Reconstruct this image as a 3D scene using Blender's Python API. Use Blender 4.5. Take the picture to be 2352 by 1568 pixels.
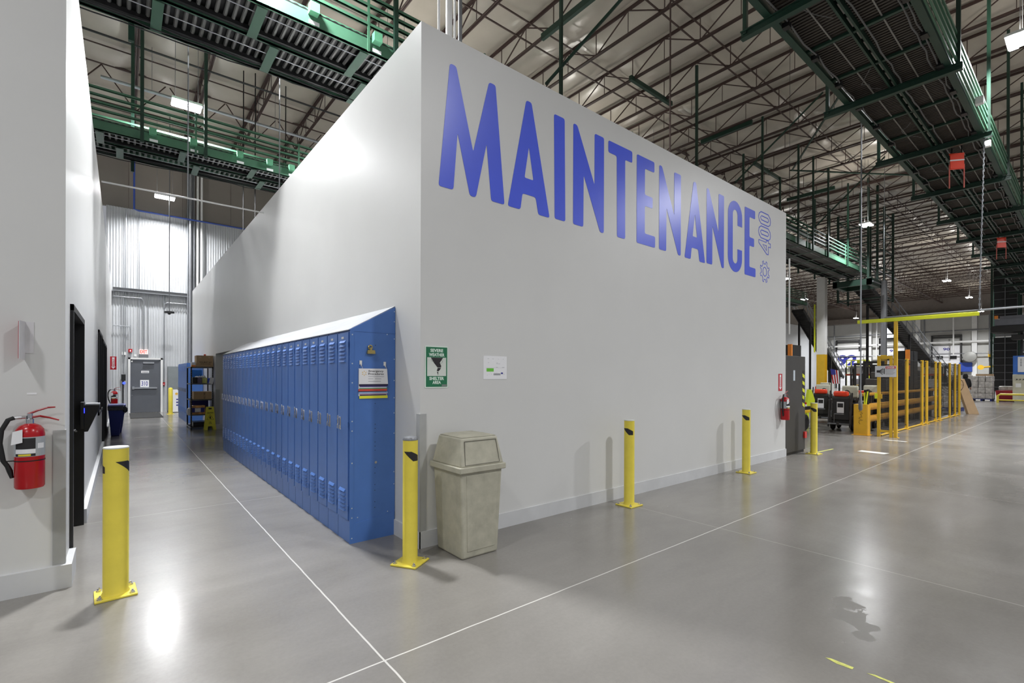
import bpy, bmesh, math, random
from mathutils import Vector, Matrix
from mathutils.geometry import tessellate_polygon
random.seed(7)
for o in list(bpy.data.objects): bpy.data.objects.remove(o)
SC = bpy.context.scene; COL = SC.collection
PI = math.pi

# ------------------------------------------------------------------ camera
CAM = Vector((-2.10, -3.89, 1.57))
cd = bpy.data.cameras.new('camera'); cam = bpy.data.objects.new('camera', cd); COL.objects.link(cam)
cd.sensor_width = 36; cd.lens = 1098 / 2352 * 36; cd.shift_y = (862.8 - 784) / 2352; cd.clip_end = 300; cd.clip_start = .02
cam.location = CAM
yaw = -math.atan2(.6324, .7747)
cam.matrix_world = Matrix.Translation(CAM) @ Matrix.Rotation(yaw, 4, 'Z') @ Matrix.Rotation(PI/2, 4, 'X') @ Matrix.Rotation(.0031, 4, 'Z')
SC.camera = cam
# ------------------------------------------------------------------ world, exposure
w = bpy.data.worlds.new('world'); SC.world = w; w.use_nodes = True
w.node_tree.nodes['Background'].inputs[0].default_value = (.90, .93, 1, 1)
w.node_tree.nodes['Background'].inputs[1].default_value = .28
vs = SC.view_settings; vs.view_transform = 'Standard'; vs.look = 'None'; vs.exposure = 0.16; vs.gamma = 1; vs.use_curve_mapping = False
LAMP_W = 400.0
LAMP_EMIT = 26.0

# ------------------------------------------------------------------ helpers
def lin(c):
    return tuple(((x/255)/12.92 if x/255 <= .04045 else ((x/255+.055)/1.055)**2.4) for x in c)
MATS = {}
def pm(name, rgb, rough=.5, metal=0.0, var=.10, scale=3.0, bump=0.0, spec=.5, alpha=1.0, rvar=0.0, emit=None, es=0):
    if name in MATS: return MATS[name]
    m = bpy.data.materials.new(name); m.use_nodes = True; nt = m.node_tree; b = nt.nodes['Principled BSDF']
    c = lin(rgb); tc = nt.nodes.new('ShaderNodeTexCoord'); n = nt.nodes.new('ShaderNodeTexNoise')
    n.inputs['Scale'].default_value = scale; n.inputs['Detail'].default_value = 5; n.inputs['Roughness'].default_value = .6
    nt.links.new(tc.outputs['Object'], n.inputs['Vector'])
    r = nt.nodes.new('ShaderNodeValToRGB'); r.color_ramp.elements[0].position = .3; r.color_ramp.elements[1].position = .7
    r.color_ramp.elements[0].color = (*[x*(1-var) for x in c], 1); r.color_ramp.elements[1].color = (*[min(1, x*(1+var)) for x in c], 1)
    nt.links.new(n.outputs[0], r.inputs[0]); nt.links.new(r.outputs[0], b.inputs['Base Color'])
    b.inputs['Roughness'].default_value = rough; b.inputs['Metallic'].default_value = metal
    b.inputs['Specular IOR Level'].default_value = spec
    if bump:
        bp = nt.nodes.new('ShaderNodeBump'); bp.inputs['Strength'].default_value = bump; bp.inputs['Distance'].default_value = .02
        nt.links.new(n.outputs[0], bp.inputs['Height']); nt.links.new(bp.outputs[0], b.inputs['Normal'])
    if alpha < 1: b.inputs['Alpha'].default_value = alpha
    if emit: b.inputs['Emission Color'].default_value = (*lin(emit), 1); b.inputs['Emission Strength'].default_value = es
    MATS[name] = m
    return m

ORG = {}
class MB:
    def __init__(s, par=None, o=None):
        s.par = par; s.o = Vector(o if o is not None else (ORG[par.name] if par is not None else (0, 0, 0)))
        s.v = []; s.f = []; s.mi = []; s.T = None; s.m = 0
    def add(s, vs, fs):
        b = len(s.v)
        for p in vs:
            p = Vector(p)
            if s.T is not None: p = s.T @ p
            s.v.append(p - s.o)
        for f in fs: s.f.append([b+i for i in f]); s.mi.append(s.m)
        return s
    def b6(s, x0, x1, y0, y1, z0, z1):
        return s.add([(x0,y0,z0),(x1,y0,z0),(x1,y1,z0),(x0,y1,z0),(x0,y0,z1),(x1,y0,z1),(x1,y1,z1),(x0,y1,z1)],
              [(3,2,1,0),(4,5,6,7),(0,1,5,4),(1,2,6,5),(2,3,7,6),(3,0,4,7)])
    def box(s, c, d, rz=0, rx=0, ry=0):
        M = Matrix.Translation(c) @ Matrix.Rotation(rz,4,'Z') @ Matrix.Rotation(ry,4,'Y') @ Matrix.Rotation(rx,4,'X')
        vs = [M @ Vector((a*d[0]/2, b*d[1]/2, e*d[2]/2)) for e in (-1,1) for a,b in ((-1,-1),(1,-1),(1,1),(-1,1))]
        return s.add(vs, [(3,2,1,0),(4,5,6,7),(0,1,5,4),(1,2,6,5),(2,3,7,6),(3,0,4,7)])
    def frus(s, b, t, z0, z1):   # b,t = (x0,x1,y0,y1)
        return s.add([(b[0],b[2],z0),(b[1],b[2],z0),(b[1],b[3],z0),(b[0],b[3],z0),(t[0],t[2],z1),(t[1],t[2],z1),(t[1],t[3],z1),(t[0],t[3],z1)],
              [(3,2,1,0),(4,5,6,7),(0,1,5,4),(1,2,6,5),(2,3,7,6),(3,0,4,7)])
    def bar(s, p, q, w, h=None):
        p, q = Vector(p), Vector(q); h = h or w; d = (q-p).normalized()
        up = Vector((0,0,1)) if abs(d.z) < .95 else Vector((1,0,0))
        a = d.cross(up).normalized(); b = a.cross(d)
        vs = [e + a*i*w/2 + b*j*h/2 for e in (p,q) for i,j in ((-1,-1),(1,-1),(1,1),(-1,1))]
        return s.add(vs, [(3,2,1,0),(4,5,6,7),(0,1,5,4),(1,2,6,5),(2,3,7,6),(3,0,4,7)])
    def path(s, pts, r, n=8, cap=True):
        pts = [Vector(p) for p in pts]; rs = r if isinstance(r, (list,tuple)) else [r]*len(pts); vs = []; fs = []; prev = None
        for i, p in enumerate(pts):
            d = (pts[min(i+1,len(pts)-1)] - pts[max(i-1,0)]).normalized()
            if prev is None:
                up = Vector((0,0,1)) if abs(d.z) < .9 else Vector((1,0,0)); a = d.cross(up).normalized()
            else: a = (prev - d*prev.dot(d)).normalized()
            prev = a; b = d.cross(a)
            for k in range(n):
                t = 2*PI*k/n; vs.append(p + (a*math.cos(t) + b*math.sin(t))*rs[i])
        for i in range(len(pts)-1):
            for k in range(n):
                k2 = (k+1)%n; fs.append((i*n+k, i*n+k2, (i+1)*n+k2, (i+1)*n+k))
        if cap: fs.append(tuple(range(n-1,-1,-1))); fs.append(tuple((len(pts)-1)*n+k for k in range(n)))
        return s.add(vs, fs)
    def tube(s, p, q, r, n=10): return s.path([p,q], r, n)
    def lathe(s, c, prof, n=24, axis='Z'):
        c = Vector(c); vs = []; fs = []
        R = {'Z': Matrix.Identity(3), 'X': Matrix.Rotation(PI/2,3,'Y'), 'Y': Matrix.Rotation(-PI/2,3,'X')}[axis]
        for r, z in prof:
            for k in range(n):
                t = 2*PI*k/n; vs.append(c + R @ Vector((r*math.cos(t), r*math.sin(t), z)))
        for i in range(len(prof)-1):
            for k in range(n):
                k2 = (k+1)%n; fs.append((i*n+k, i*n+k2, (i+1)*n+k2, (i+1)*n+k))
        fs.append(tuple(range(n-1,-1,-1))); fs.append(tuple((len(prof)-1)*n+k for k in range(n)))
        return s.add(vs, fs)
    def torus(s, c, R, r, axis='Z', n=28, m=8):
        c = Vector(c); pts = []
        for k in range(n+1):
            t = 2*PI*k/n; a, b = R*math.cos(t), R*math.sin(t)
            pts.append(c + {'Z':Vector((a,b,0)),'X':Vector((0,a,b)),'Y':Vector((a,0,b))}[axis])
        return s.path(pts, r, m, cap=False)
    def prism(s, poly, o, U, V, th, holes=()):
        o, U, V = Vector(o), Vector(U).normalized(), Vector(V).normalized(); N = U.cross(V)
        loops = [list(poly)] + [list(h) for h in holes]
        flat = [p for l in loops for p in l]
        tris = tessellate_polygon([[Vector((a,b,0)) for a,b in l] for l in loops])
        n = len(flat)
        vs = [o + U*a + V*b + N*th for a,b in flat] + [o + U*a + V*b for a,b in flat]; fs = []
        for t in tris:
            a, b, c = t
            ar = (flat[b][0]-flat[a][0])*(flat[c][1]-flat[a][1]) - (flat[b][1]-flat[a][1])*(flat[c][0]-flat[a][0])
            if ar < 0: a, c = c, a
            fs.append((a,b,c)); fs.append((n+c,n+b,n+a))
        k = 0
        for l in loops:
            L = len(l)
            for i in range(L): j = (i+1)%L; fs.append((k+i, k+j, n+k+j, n+k+i))
            k += L
        return s.add(vs, fs)
    def build(s, name, mat, par=0, bevel=0, smooth=False, seg=2):
        par = s.par if par == 0 else par
        me = bpy.data.meshes.new(name); me.from_pydata([tuple(p) for p in s.v], [], s.f)
        for m in (mat if isinstance(mat, (list,tuple)) else [mat]): me.materials.append(m)
        for i, p in enumerate(me.polygons): p.material_index = s.mi[i]
        bm = bmesh.new(); bm.from_mesh(me); bmesh.ops.recalc_face_normals(bm, faces=bm.faces); bm.to_mesh(me); bm.free()
        if smooth: me.shade_smooth(); me.set_sharp_from_angle(angle=math.radians(38))
        me.update(); ob = bpy.data.objects.new(name, me); COL.objects.link(ob)
        if par is not None: ob.parent = par
        else: ob.location = s.o
        ORG[ob.name] = s.o.copy()
        if bevel:
            bv = ob.modifiers.new('bevel', 'BEVEL'); bv.width = bevel; bv.segments = seg; bv.limit_method = 'ANGLE'; bv.angle_limit = math.radians(40)
            me.shade_smooth(); me.set_sharp_from_angle(angle=math.radians(50))
        return ob

def tag(o, label, cat, group=None, kind=None):
    o['label'] = label; o['category'] = cat
    if group: o['group'] = group
    if kind: o['kind'] = kind
    return o
def thing(name, label, cat, loc, group=None):
    o = bpy.data.objects.new(name, None); COL.objects.link(o); o.location = loc; o.empty_display_size = .1
    ORG[o.name] = Vector(loc); return tag(o, label, cat, group)
def struct(name, mb, m, **k):
    o = mb.build(name, m, None, **k); o['kind'] = 'structure'; return o
def copy_tree(o, par=None):
    c = o.copy(); COL.objects.link(c)
    if par is not None: c.parent = par
    ORG[c.name] = ORG.get(o.name, Vector())
    for ch in list(o.children): copy_tree(ch, c)
    return c
def dup(o, loc, label, rz=None, group=None):
    c = copy_tree(o); c.location = loc; c['label'] = label; ORG[c.name] = Vector(loc)
    if rz is not None: c.rotation_euler = (0, 0, rz)
    if group: c['group'] = group
    return c
def text(par, s, o, U, V, mat, h=None, w=None, bold=0.0, th=.0008, name='lettering', space=1.0, line=1.0, align='CENTER'):
    cu = bpy.data.curves.new('t', 'FONT'); cu.body = s; cu.size = 1; cu.offset = bold; cu.space_character = space; cu.space_line = line
    cu.align_x = align; cu.resolution_u = 3; cu.extrude = 0
    t = bpy.data.objects.new('t', cu); COL.objects.link(t); dg = bpy.context.evaluated_depsgraph_get(); dg.update()
    me = bpy.data.meshes.new_from_object(t.evaluated_get(dg)); bpy.data.objects.remove(t); bpy.data.curves.remove(cu)
    xs = [v.co.x for v in me.vertices]; ys = [v.co.y for v in me.vertices]
    x0, x1, y0, y1 = min(xs), max(xs), min(ys), max(ys)
    sy = h/(y1-y0) if h else w/(x1-x0); sx = w/(x1-x0) if w else sy
    cx = (x0+x1)/2 if align == 'CENTER' else x0; cy = (y0+y1)/2
    o, U, V = Vector(o), Vector(U).normalized(), Vector(V).normalized(); N = U.cross(V); org = ORG[par.name] if par is not None else Vector()
    for v in me.vertices: v.co = o + U*(v.co.x-cx)*sx + V*(v.co.y-cy)*sy + N*th - org
    me.materials.append(mat); me.update()
    ob = bpy.data.objects.new(name, me); COL.objects.link(ob)
    if par is not None: ob.parent = par
    ORG[ob.name] = org.copy()
    return ob
def fillet(poly, r, n=4):
    out = []; L = len(poly)
    for i in range(L):
        p0, p, p1 = Vector(poly[i-1]), Vector(poly[i]), Vector(poly[(i+1)%L]); a, b = p0-p, p1-p
        t = min(r, a.length*.42, b.length*.42); A, B = p + a.normalized()*t, p + b.normalized()*t
        for k in range(n+1):
            u = k/n; q = A*(1-u)**2 + p*2*u*(1-u) + B*u*u; out.append((q.x, q.y))
    return out
def ribbon(mb, poly, w, o, U, V, th):
    L = len(poly); outer = []; inner = []
    ar = sum(poly[i][0]*poly[(i+1)%L][1]-poly[(i+1)%L][0]*poly[i][1] for i in range(L)); sg = 1 if ar > 0 else -1
    for i in range(L):
        p0, p, p1 = Vector(poly[i-1]), Vector(poly[i]), Vector(poly[(i+1)%L])
        d0, d1 = (p-p0).normalized(), (p1-p).normalized(); n = (Vector((d0.y,-d0.x))+Vector((d1.y,-d1.x)))
        n = n.normalized()*sg if n.length > 1e-6 else Vector((d0.y,-d0.x))*sg
        outer.append(tuple(p+n*w/2)); inner.append(tuple(p-n*w/2))
    mb.prism(outer, o, U, V, th, [inner])

# ------------------------------------------------------------------ materials
WALL = pm('painted_wall', (208, 208, 206), .40, var=.02, scale=1.2, bump=.02)
WHITE = pm('white_paint', (222, 222, 220), .45, var=.04)
BASEB = pm('baseboard_paint', (200, 201, 202), .5, var=.05)
GUARD = pm('grey_guard', (166, 167, 166), .45)
BLACK = pm('black_metal', (22, 22, 23), .4)
DARK = pm('dark_steel', (42, 42, 43), .5)
GREYM = pm('grey_metal', (120, 122, 125), .4, .3)
GALV = pm('galvanised', (165, 168, 172), .35, .7)
CHROME = pm('chrome', (215, 215, 218), .18, 1.0)
GREEN = pm('green_paint', (70, 112, 88), .42, var=.12)
DGREEN = pm('dark_green_paint', (26, 54, 42), .45, var=.15)
BROWN = pm('primer_steel', (72, 55, 50), .55, var=.15)
YEL = pm('bollard_yellow', (222, 204, 74), .42, var=.06, scale=6)
FYEL = pm('fence_yellow', (214, 172, 44), .42, var=.08)
NYEL = pm('fluorescent_yellow', (214, 220, 40), .45)
AMB = pm('amber_rail', (206, 150, 46), .4)
BLUE = pm('locker_blue', (76, 116, 184), .38, var=.05, scale=5)
LBLUE = pm('letter_blue', (78, 98, 224), .30, var=.03)
NAVY = pm('navy_print', (44, 48, 140), .5)
RED = pm('red_paint', (176, 14, 24), .25)
ORED = pm('orange_red', (232, 66, 34), .4)
SIGNG = pm('sign_green', (34, 112, 76), .4)
PAPER = pm('paper', (232, 232, 234), .6, var=.02)
INK = pm('ink', (34, 32, 34), .6)
CARD = pm('cardboard', (178, 150, 116), .8, var=.07)
RUB = pm('rubber', (30, 30, 31), .8)
BEIGE = pm('bin_plastic', (172, 169, 152), .55, var=.14, scale=9, bump=.05)
BINB = pm('bin_blue', (48, 60, 140), .45)
LAV = pm('lavender_plastic', (132, 140, 216), .5)
BAG = pm('plastic_bag', (60, 62, 66), .25, var=.4, scale=14, bump=.6)
WRAP = pm('shrink_wrap', (190, 186, 182), .22, var=.35, scale=7, bump=.8)
BRASS = pm('brass', (190, 170, 110), .3, .9)
LENS = pm('lamp_lens', (255, 255, 255), .5, emit=(250, 252, 255), es=LAMP_EMIT)
DGREY = pm('door_grey', (88, 91, 97), .42, var=.04)
CREAM = pm('cream_plastic', (196, 194, 176), .5)

def floor_mat():
    m = bpy.data.materials.new('polished_concrete'); m.use_nodes = True; nt = m.node_tree; b = nt.nodes['Principled BSDF']; N = nt.nodes.new; L = nt.links.new
    g = N('ShaderNodeNewGeometry'); sep = N('ShaderNodeSeparateXYZ'); L(g.outputs['Position'], sep.inputs[0])
    def noise(sc, det=6, rough=.6, vec=None, dist=0):
        n = N('ShaderNodeTexNoise'); n.inputs['Scale'].default_value = sc; n.inputs['Detail'].default_value = det; n.inputs['Roughness'].default_value = rough; n.inputs['Distortion'].default_value = dist
        L(vec or g.outputs['Position'], n.inputs['Vector']); return n.outputs[0]
    def ramp(src, p0, c0, p1, c1):
        r = N('ShaderNodeValToRGB'); r.color_ramp.elements[0].position = p0; r.color_ramp.elements[1].position = p1
        r.color_ramp.elements[0].color = (*c0, 1); r.color_ramp.elements[1].color = (*c1, 1); L(src, r.inputs[0]); return r.outputs[0]
    def math_(op, a, bb, c=None):
        n = N('ShaderNodeMath'); n.operation = op
        for i, q in enumerate((a, bb, c)):
            if q is None: continue
            if isinstance(q, (int, float)): n.inputs[i].default_value = q
            else: L(q, n.inputs[i])
        return n.outputs[0]
    def mix(f, a, bb, mode='MIX'):
        n = N('ShaderNodeMix'); n.data_type = 'RGBA'; n.blend_type = mode
        if isinstance(f, (int, float)): n.inputs[0].default_value = f
        else: L(f, n.inputs[0])
        for i, q in ((6, a), (7, bb)):
            if isinstance(q, tuple): n.inputs[i].default_value = (*q, 1)
            else: L(q, n.inputs[i])
        return n.outputs[2]
    base = ramp(noise(.45, 7, .55, dist=.6), .32, lin((120, 117, 112)), .68, lin((138, 135, 130)))
    mp = N('ShaderNodeMapping'); mp.inputs['Scale'].default_value = (.35, 1.6, 1); mp.inputs['Rotation'].default_value = (0, 0, .5); L(g.outputs['Position'], mp.inputs[0])
    c = mix(.5, base, ramp(noise(1.5, 8, .65, mp.outputs[0], .3), .25, (.76,.755,.75), .75, (1.10,1.10,1.09)), 'MULTIPLY')
    c = mix(.35, c, ramp(noise(38, 4, .7), .35, (.86,.86,.86), .62, (1.04,1.04,1.04)), 'MULTIPLY')
    # joints: saw-cut lines filled with pale sealant
    def line(axis, pos, hw):
        wob = math_('MULTIPLY', math_('SUBTRACT', noise(3, 2), .5), .012)
        d = math_('ABSOLUTE', math_('SUBTRACT', math_('ADD', sep.outputs[axis], wob), pos), 0)
        return math_('LESS_THAN', d, hw)
    strong = math_('MAXIMUM', line(0, -.975, .0055), line(1, -1.41, .0055))
    strong = math_('MAXIMUM', strong, math_('MULTIPLY', line(0, -9.9, .006), 1))
    c = mix(math_('MULTIPLY', strong, .75), c, lin((214, 212, 206)))
    faint = math_('MAXIMUM', math_('MAXIMUM', line(0, 2.70, .006), line(1, 2.83, .006)), math_('MAXIMUM', line(0, 6.6, .006), line(1, 7.1, .006)))
    c = mix(math_('MULTIPLY', faint, .28), c, lin((200, 197, 190)))
    # stain
    def blob(x, y, r):
        cx = N('ShaderNodeCombineXYZ'); cx.inputs[0].default_value = x; cx.inputs[1].default_value = y
        v = N('ShaderNodeVectorMath'); v.operation = 'DISTANCE'; L(g.outputs['Position'], v.inputs[0]); L(cx.outputs[0], v.inputs[1])
        d = math_('ADD', v.outputs['Value'], math_('MULTIPLY', math_('SUBTRACT', noise(5, 5), .5), .35)); return math_('LESS_THAN', d, r)
    st = math_('MAXIMUM', math_('MAXIMUM', blob(1.62, -2.86, .10), blob(1.78, -2.80, .10)), math_('MAXIMUM', blob(1.52, -2.95, .08), blob(1.40, -2.99, .06)))
    c = mix(math_('MULTIPLY', st, .35), c, lin((104, 102, 98)))
    L(c, b.inputs['Base Color'])
    rr = ramp(noise(.9, 8, .65), .28, (.15,)*3, .78, (.30,)*3)
    L(math_('ADD', rr, math_('MULTIPLY', st, .15)), b.inputs['Roughness'])
    b.inputs['Specular IOR Level'].default_value = .62
    bp = N('ShaderNodeBump'); bp.inputs['Strength'].default_value = .05; bp.inputs['Distance'].default_value = .01; L(noise(9, 6, .6), bp.inputs['Height']); L(bp.outputs[0], b.inputs['Normal'])
    return m
FLOOR = floor_mat()
INSUL = pm('insulation_facing', (184, 176, 163), .30, var=.06, scale=1.3, bump=.6)
INSUL2 = pm('insulation_wall', (132, 125, 118), .5, var=.05, scale=.7, bump=.1)
CORR = pm('corrugated_steel', (186, 188, 190), .4, var=.03)
DOCKW = pm('dock_wall', (192, 192, 188), .6, var=.08, scale=.5)

# ------------------------------------------------------------------ lamps of the hall
def make_lamp():
    t = thing('high_bay_light', '', 'light', (0, 0, 0), 'high bay lights under the roof')
    MB(t).b6(-.33, .33, -.22, .22, .015, .07).build('housing', WHITE)
    for y in (-.125, .125): MB(t).b6(-.31, .31, y-.07, y+.07, -.012, .013).build('lens', LENS)
    MB(t).tube((-.25, 0, .07), (-.25, 0, 3.15), .006, 6).tube((.25, 0, .07), (.25, 0, 3.15), .006, 6).build('hanger_rod', GREYM)
    ld = bpy.data.lights.new('lamp_light', 'AREA'); ld.shape = 'RECTANGLE'; ld.size = .62; ld.size_y = .34; ld.energy = LAMP_W; ld.color = (.97, .98, 1); ld.spread = math.radians(150)
    lo = bpy.data.objects.new('lamp_light', ld); COL.objects.link(lo); lo.parent = t; lo.location = (0, 0, -.02)
    ud = bpy.data.lights.new('uplight', 'AREA'); ud.shape = 'RECTANGLE'; ud.size = .6; ud.size_y = .3; ud.energy = LAMP_W*.155; ud.color = (1, .95, .88)
    uo = bpy.data.objects.new('uplight', ud); COL.objects.link(uo); uo.parent = t; uo.location = (0, 0, .09); uo.rotation_euler = (PI, 0, 0)
    return t
lamp0 = make_lamp()
LAMPS = [((-.80, 11.2, 8.6), 'lit two-strip high bay light over the corridor, the larger one below the second conveyor'),
 ((-.80, 19.4, 8.55), 'lit high bay light over the far end of the corridor, behind the white rod'),
 ((12.4, -2.87, 8.6), 'glaring high bay light at the right edge beside the big overhead conveyor'),
 ((24.6, 2.9, 8.6), 'bright high bay light between the two right-hand conveyors'),
 ((44.6, 3.1, 8.6), 'lit high bay light above the yellow overhead bar, the larger of its pair'),
 ((55.8, 3.3, 8.6), 'small distant high bay light near the dark lift tower'),
 ((59.5, 10.8, 8.6), 'small lit high bay light above the left end of the yellow bar'),
 ((34.9, 10.3, 8.6), 'high bay light half hidden at the right edge of the maintenance wall'),
 ((70, 15.5, 9.0), 'tiny far high bay light beside the white column'),
 ((-.80, 3.2, 8.6), 'high bay light over the near end of the lockers'),
 ((-5.9, -2.4, 8.6), 'high bay light over the near left aisle'), ((3.5, -7.5, 8.6), 'high bay light over the aisle behind the camera'),
 ((14.8, -6.8, 8.6), 'high bay light over the right aisle'), ((3.8, 8.5, 8.6), 'high bay light above the maintenance room'),
 ((12, 9.5, 8.6), 'high bay light beyond the maintenance room'), ((23, -7, 8.6), 'high bay light over the far right aisle'),
 ((22, 13.2, 8.6), 'high bay light over the hall behind the maintenance room'), ((35, -5.5, 8.6), 'high bay light far along the right aisle'),
 ((47, -6, 8.6), 'high bay light at the end of the right aisle'), ((-7, -11, 8.6), 'high bay light over the far left aisle'), ((46, 13, 8.6), 'high bay light near the dock wall'), ((69, 4, 8.6), 'extra high bay light added to brighten the dock wall by the doors')]  # last lamp is an addition that brightens the dock wall
POW = {13: (1, .6), 0: (2.3, .12), 1: (1.0, .2), 9: (1.5, .5), 10: (.5, .8), 12: (2.6, .8), 4: (1.8, 1), 5: (2.2, 1), 6: (2.2, 1), 8: (2.6, 1), 20: (2.2, 1), 21: (2.0, 1)}
for i, (p, l) in enumerate(LAMPS):
    if i == 0: lamp0.location = p; lamp0['label'] = l; ORG[lamp0.name] = Vector(p); c = lamp0
    else: c = dup(lamp0, p, l)
for i, c in enumerate([o for o in COL.objects if o.name.startswith('high_bay_light')]):
    if i in POW:
        for ch in c.children:
            if ch.type == 'LIGHT': ch.data = ch.data.copy(); ch.data.energy *= POW[i][0 if ch.name.startswith('lamp') else 1]

# ------------------------------------------------------------------ floor, roof, walls
struct('floor', MB().b6(-14, 76, -20, 22, -.2, 0), FLOOR)
S = 1.75; JX = [12.24 + S*k for k in range(-14, 37)]
def roof():
    v = []; f = []; nx = 8; ny = 12; PY = 3.05; y0 = -18; ncy = 13
    xs = []; 
    for k, x in enumerate(JX[:-1]):
        step = nx if x < 42 else 2
        xs += [(x + S*i/step, i/step) for i in range(step)]
    xs.append((JX[-1], 0)); ys = [(y0 + PY*(j//ny) + PY*(j%ny)/ny, (j%ny)/ny) for j in range(ncy*ny+1)]
    rnd = {}
    for j, (y, b) in enumerate(ys):
        for i, (x, a) in enumerate(xs):
            sx = max(0, math.sin(PI*a))**.7; sy = 1-abs(2*b-1)**4 if b > 0 else 0
            key = (int((x-JX[0]+1e-4)//S), int((y-y0+1e-4)//PY)); r = rnd.setdefault(key, random.uniform(.75, 1.2))
            v.append((x, y, 11.86 - .26*sx*sy*r))
    nX = len(xs)
    for j in range(len(ys)-1):
        for i in range(nX-1): q = j*nX+i; f.append((q, q+nX, q+nX+1, q+1))
    return MB().add(v, f)
struct('ceiling', roof(), INSUL, smooth=True)
struct('wall_right', MB().b6(75.3, 75.6, -20, 22, 0, 12), DOCKW)

# back wall: corrugated liner below, insulation above
def corr(x0, x1, y, z0, z1):
    m = MB(); prof = []; x = x0
    while x < x1: prof += [(x, 0), (x+.028, 0), (x+.042, -.026), (x+.066, -.026), (x+.08, 0)]; x += .092
    n = len(prof); m.add([(a, y+b, z) for z in (z0, z1) for a, b in prof], [(i, i+1, n+i+1, n+i) for i in range(n-1)]); return m
struct('wall_back', corr(-2.6, 9.5, 21.2, 0, 8.36).b6(9.5, 75.3, 21.16, 21.3, 0, 8.36), CORR)
m = MB(); m.b6(-14, 75.3, 21.28, 21.4, 8.36, 12)
struct('wall_back_upper', m, INSUL2)
m = MB()
for x in [-1.9 + 1.83*k for k in range(0, 5)]: m.b6(x-.004, x+.004, 21.27, 21.28, 8.4, 11.9)
struct('trim_1', m, BROWN)

# maintenance room
struct('wall_front', MB().b6(0, 8.04, 0, .12, 0, 4.79), WALL)
m = MB(); m.b6(0, .12, .12, 8.2, 0, 4.79).b6(0, .12, 8.2, 12.2, 2.18, 4.79).b6(0, .12, 12.2, 18.15, 0, 4.79).b6(.12, 1.3, 12.2, 12.3, 0, 2.18).b6(.12, 1.3, 8.1, 8.2, 0, 2.18).b6(1.3, 1.4, 8.1, 12.3, 0, 2.3).b6(.12, 1.3, 8.1, 12.3, 2.18, 2.3)
struct('wall_left', m, WALL)
struct('wall_room_rear', MB().b6(.12, 8.04, 18.03, 18.15, 0, 4.79).b6(7.92, 8.04, .12, 18.03, 0, 4.79), WALL)
struct('ceiling_room', MB().b6(.12, 7.92, .12, 18.03, 4.55, 4.65), WALL)
m = MB(); m.b6(-.012, 8.052, -.014, 0, 0, .15)
struct('baseboard_front', m, BASEB)
m = MB(); m.b6(-.014, 0, -.014, .52, 0, .15).b6(-.014, 0, 12.2, 18.15, 0, .15).b6(-.014, .0, 12.186, 12.2, 0, .15).b6(0, 1.3, 12.186, 12.2, 0, .15)
struct('baseboard_left', m, BASEB)
g = MB(o=(0, 0, 0)); g.b6(-.006, .062, -.006, 0, .15, 1.22).b6(-.006, 0, 0, .062, .15, 1.22)
tag(g.build('corner_guard', GUARD, None), 'grey corner guard on the near corner of the maintenance wall', 'corner guard')
g = MB(o=(0, 12.2, 0)); g.b6(-.006, .1, 12.18, 12.186, .15, 1.15)
tag(g.build('corner_guard', GUARD, None), 'grey corner guard on the wall edge beside the wire rack', 'corner guard')

# office block on the left
XL = -2.425
m = MB(); m.b6(-14, XL, .95, .99, 0, 5.12)
struct('wall_near_left', m, WALL)
OP = [(1.36, 2.85, 0, 2.14), (7.2, 9.2, .85, 2.36), (9.5, 12.6, 0, 2.32)]
m = MB(); y = .99
for a, b, z0, z1 in OP:
    m.b6(XL-.15, XL, y, a, 0, 5.12); m.b6(XL-.15, XL, a, b, z1, 5.12)
    if z0: m.b6(XL-.15, XL, a, b, 0, z0)
    y = b
m.b6(XL-.15, XL, y, 21.15, 0, 5.12)
struct('wall_corridor_left', m, WALL)
struct('ceiling_office', MB().b6(-14, XL-.15, .99, 21.15, 4.9, 5.0), WALL)
struct('baseboard_near_left', MB().b6(-14, XL+.042, .908, .95, 0, .17), BASEB)
m = MB(); m.b6(XL, XL+.042, .95, 1.34, 0, .17).b6(XL, XL+.042, 2.87, 9.48, 0, .15).b6(XL, XL+.042, 12.62, 21.1, 0, .15)
struct('baseboard_corridor_left', m, BASEB)
g = MB(o=(XL, .95, 0)); g.b6(XL-.065, XL+.006, .944, .95, .17, 1.16).b6(XL, XL+.006, .95, 1.0, .17, 1.16)
tag(g.build('corner_guard', GUARD, None), 'grey corner guard beside the red fire extinguisher', 'corner guard')
# door and windows in it
def frame(a, b, z0, z1, w=.05, mull=()):
    m = MB(); x0, x1 = XL-.14, XL+.022
    m.b6(x0, x1, a-.0, a+w, z0, z1).b6(x0, x1, b-w, b, z0, z1).b6(x0, x1, a, b, z1-w, z1)
    if z0: m.b6(x0, x1, a, b, z0, z0+w)
    for q in mull: m.b6(x0, x1, q-w/2, q+w/2, z0, z1)
    return m
d = struct('door_1', frame(1.36, 2.85, 0, 2.14), BLACK)
l = MB(d, (0,0,0)).b6(XL-.12, XL-.08, 1.41, 2.80, .01, 2.09); l.build('door_leaf', pm('black_door', (26, 26, 27), .45), d)
MB(d, (0,0,0)).tube((XL-.08, 2.7, 1.0), (XL-.03, 2.7, 1.0), .01).tube((XL-.03, 2.7, 1.0), (XL-.03, 2.6, 1.0), .01).build('door_handle', CHROME, d)
GLASS = pm('dark_glass', (70, 76, 84), .08, var=.02)
d = struct('window_1', frame(7.2, 9.2, .85, 2.36, mull=(8.2,)), DARK); MB(d, (0,0,0)).b6(XL-.09, XL-.08, 7.2, 9.2, .87, 2.34).build('pane', GLASS, d)
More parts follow.
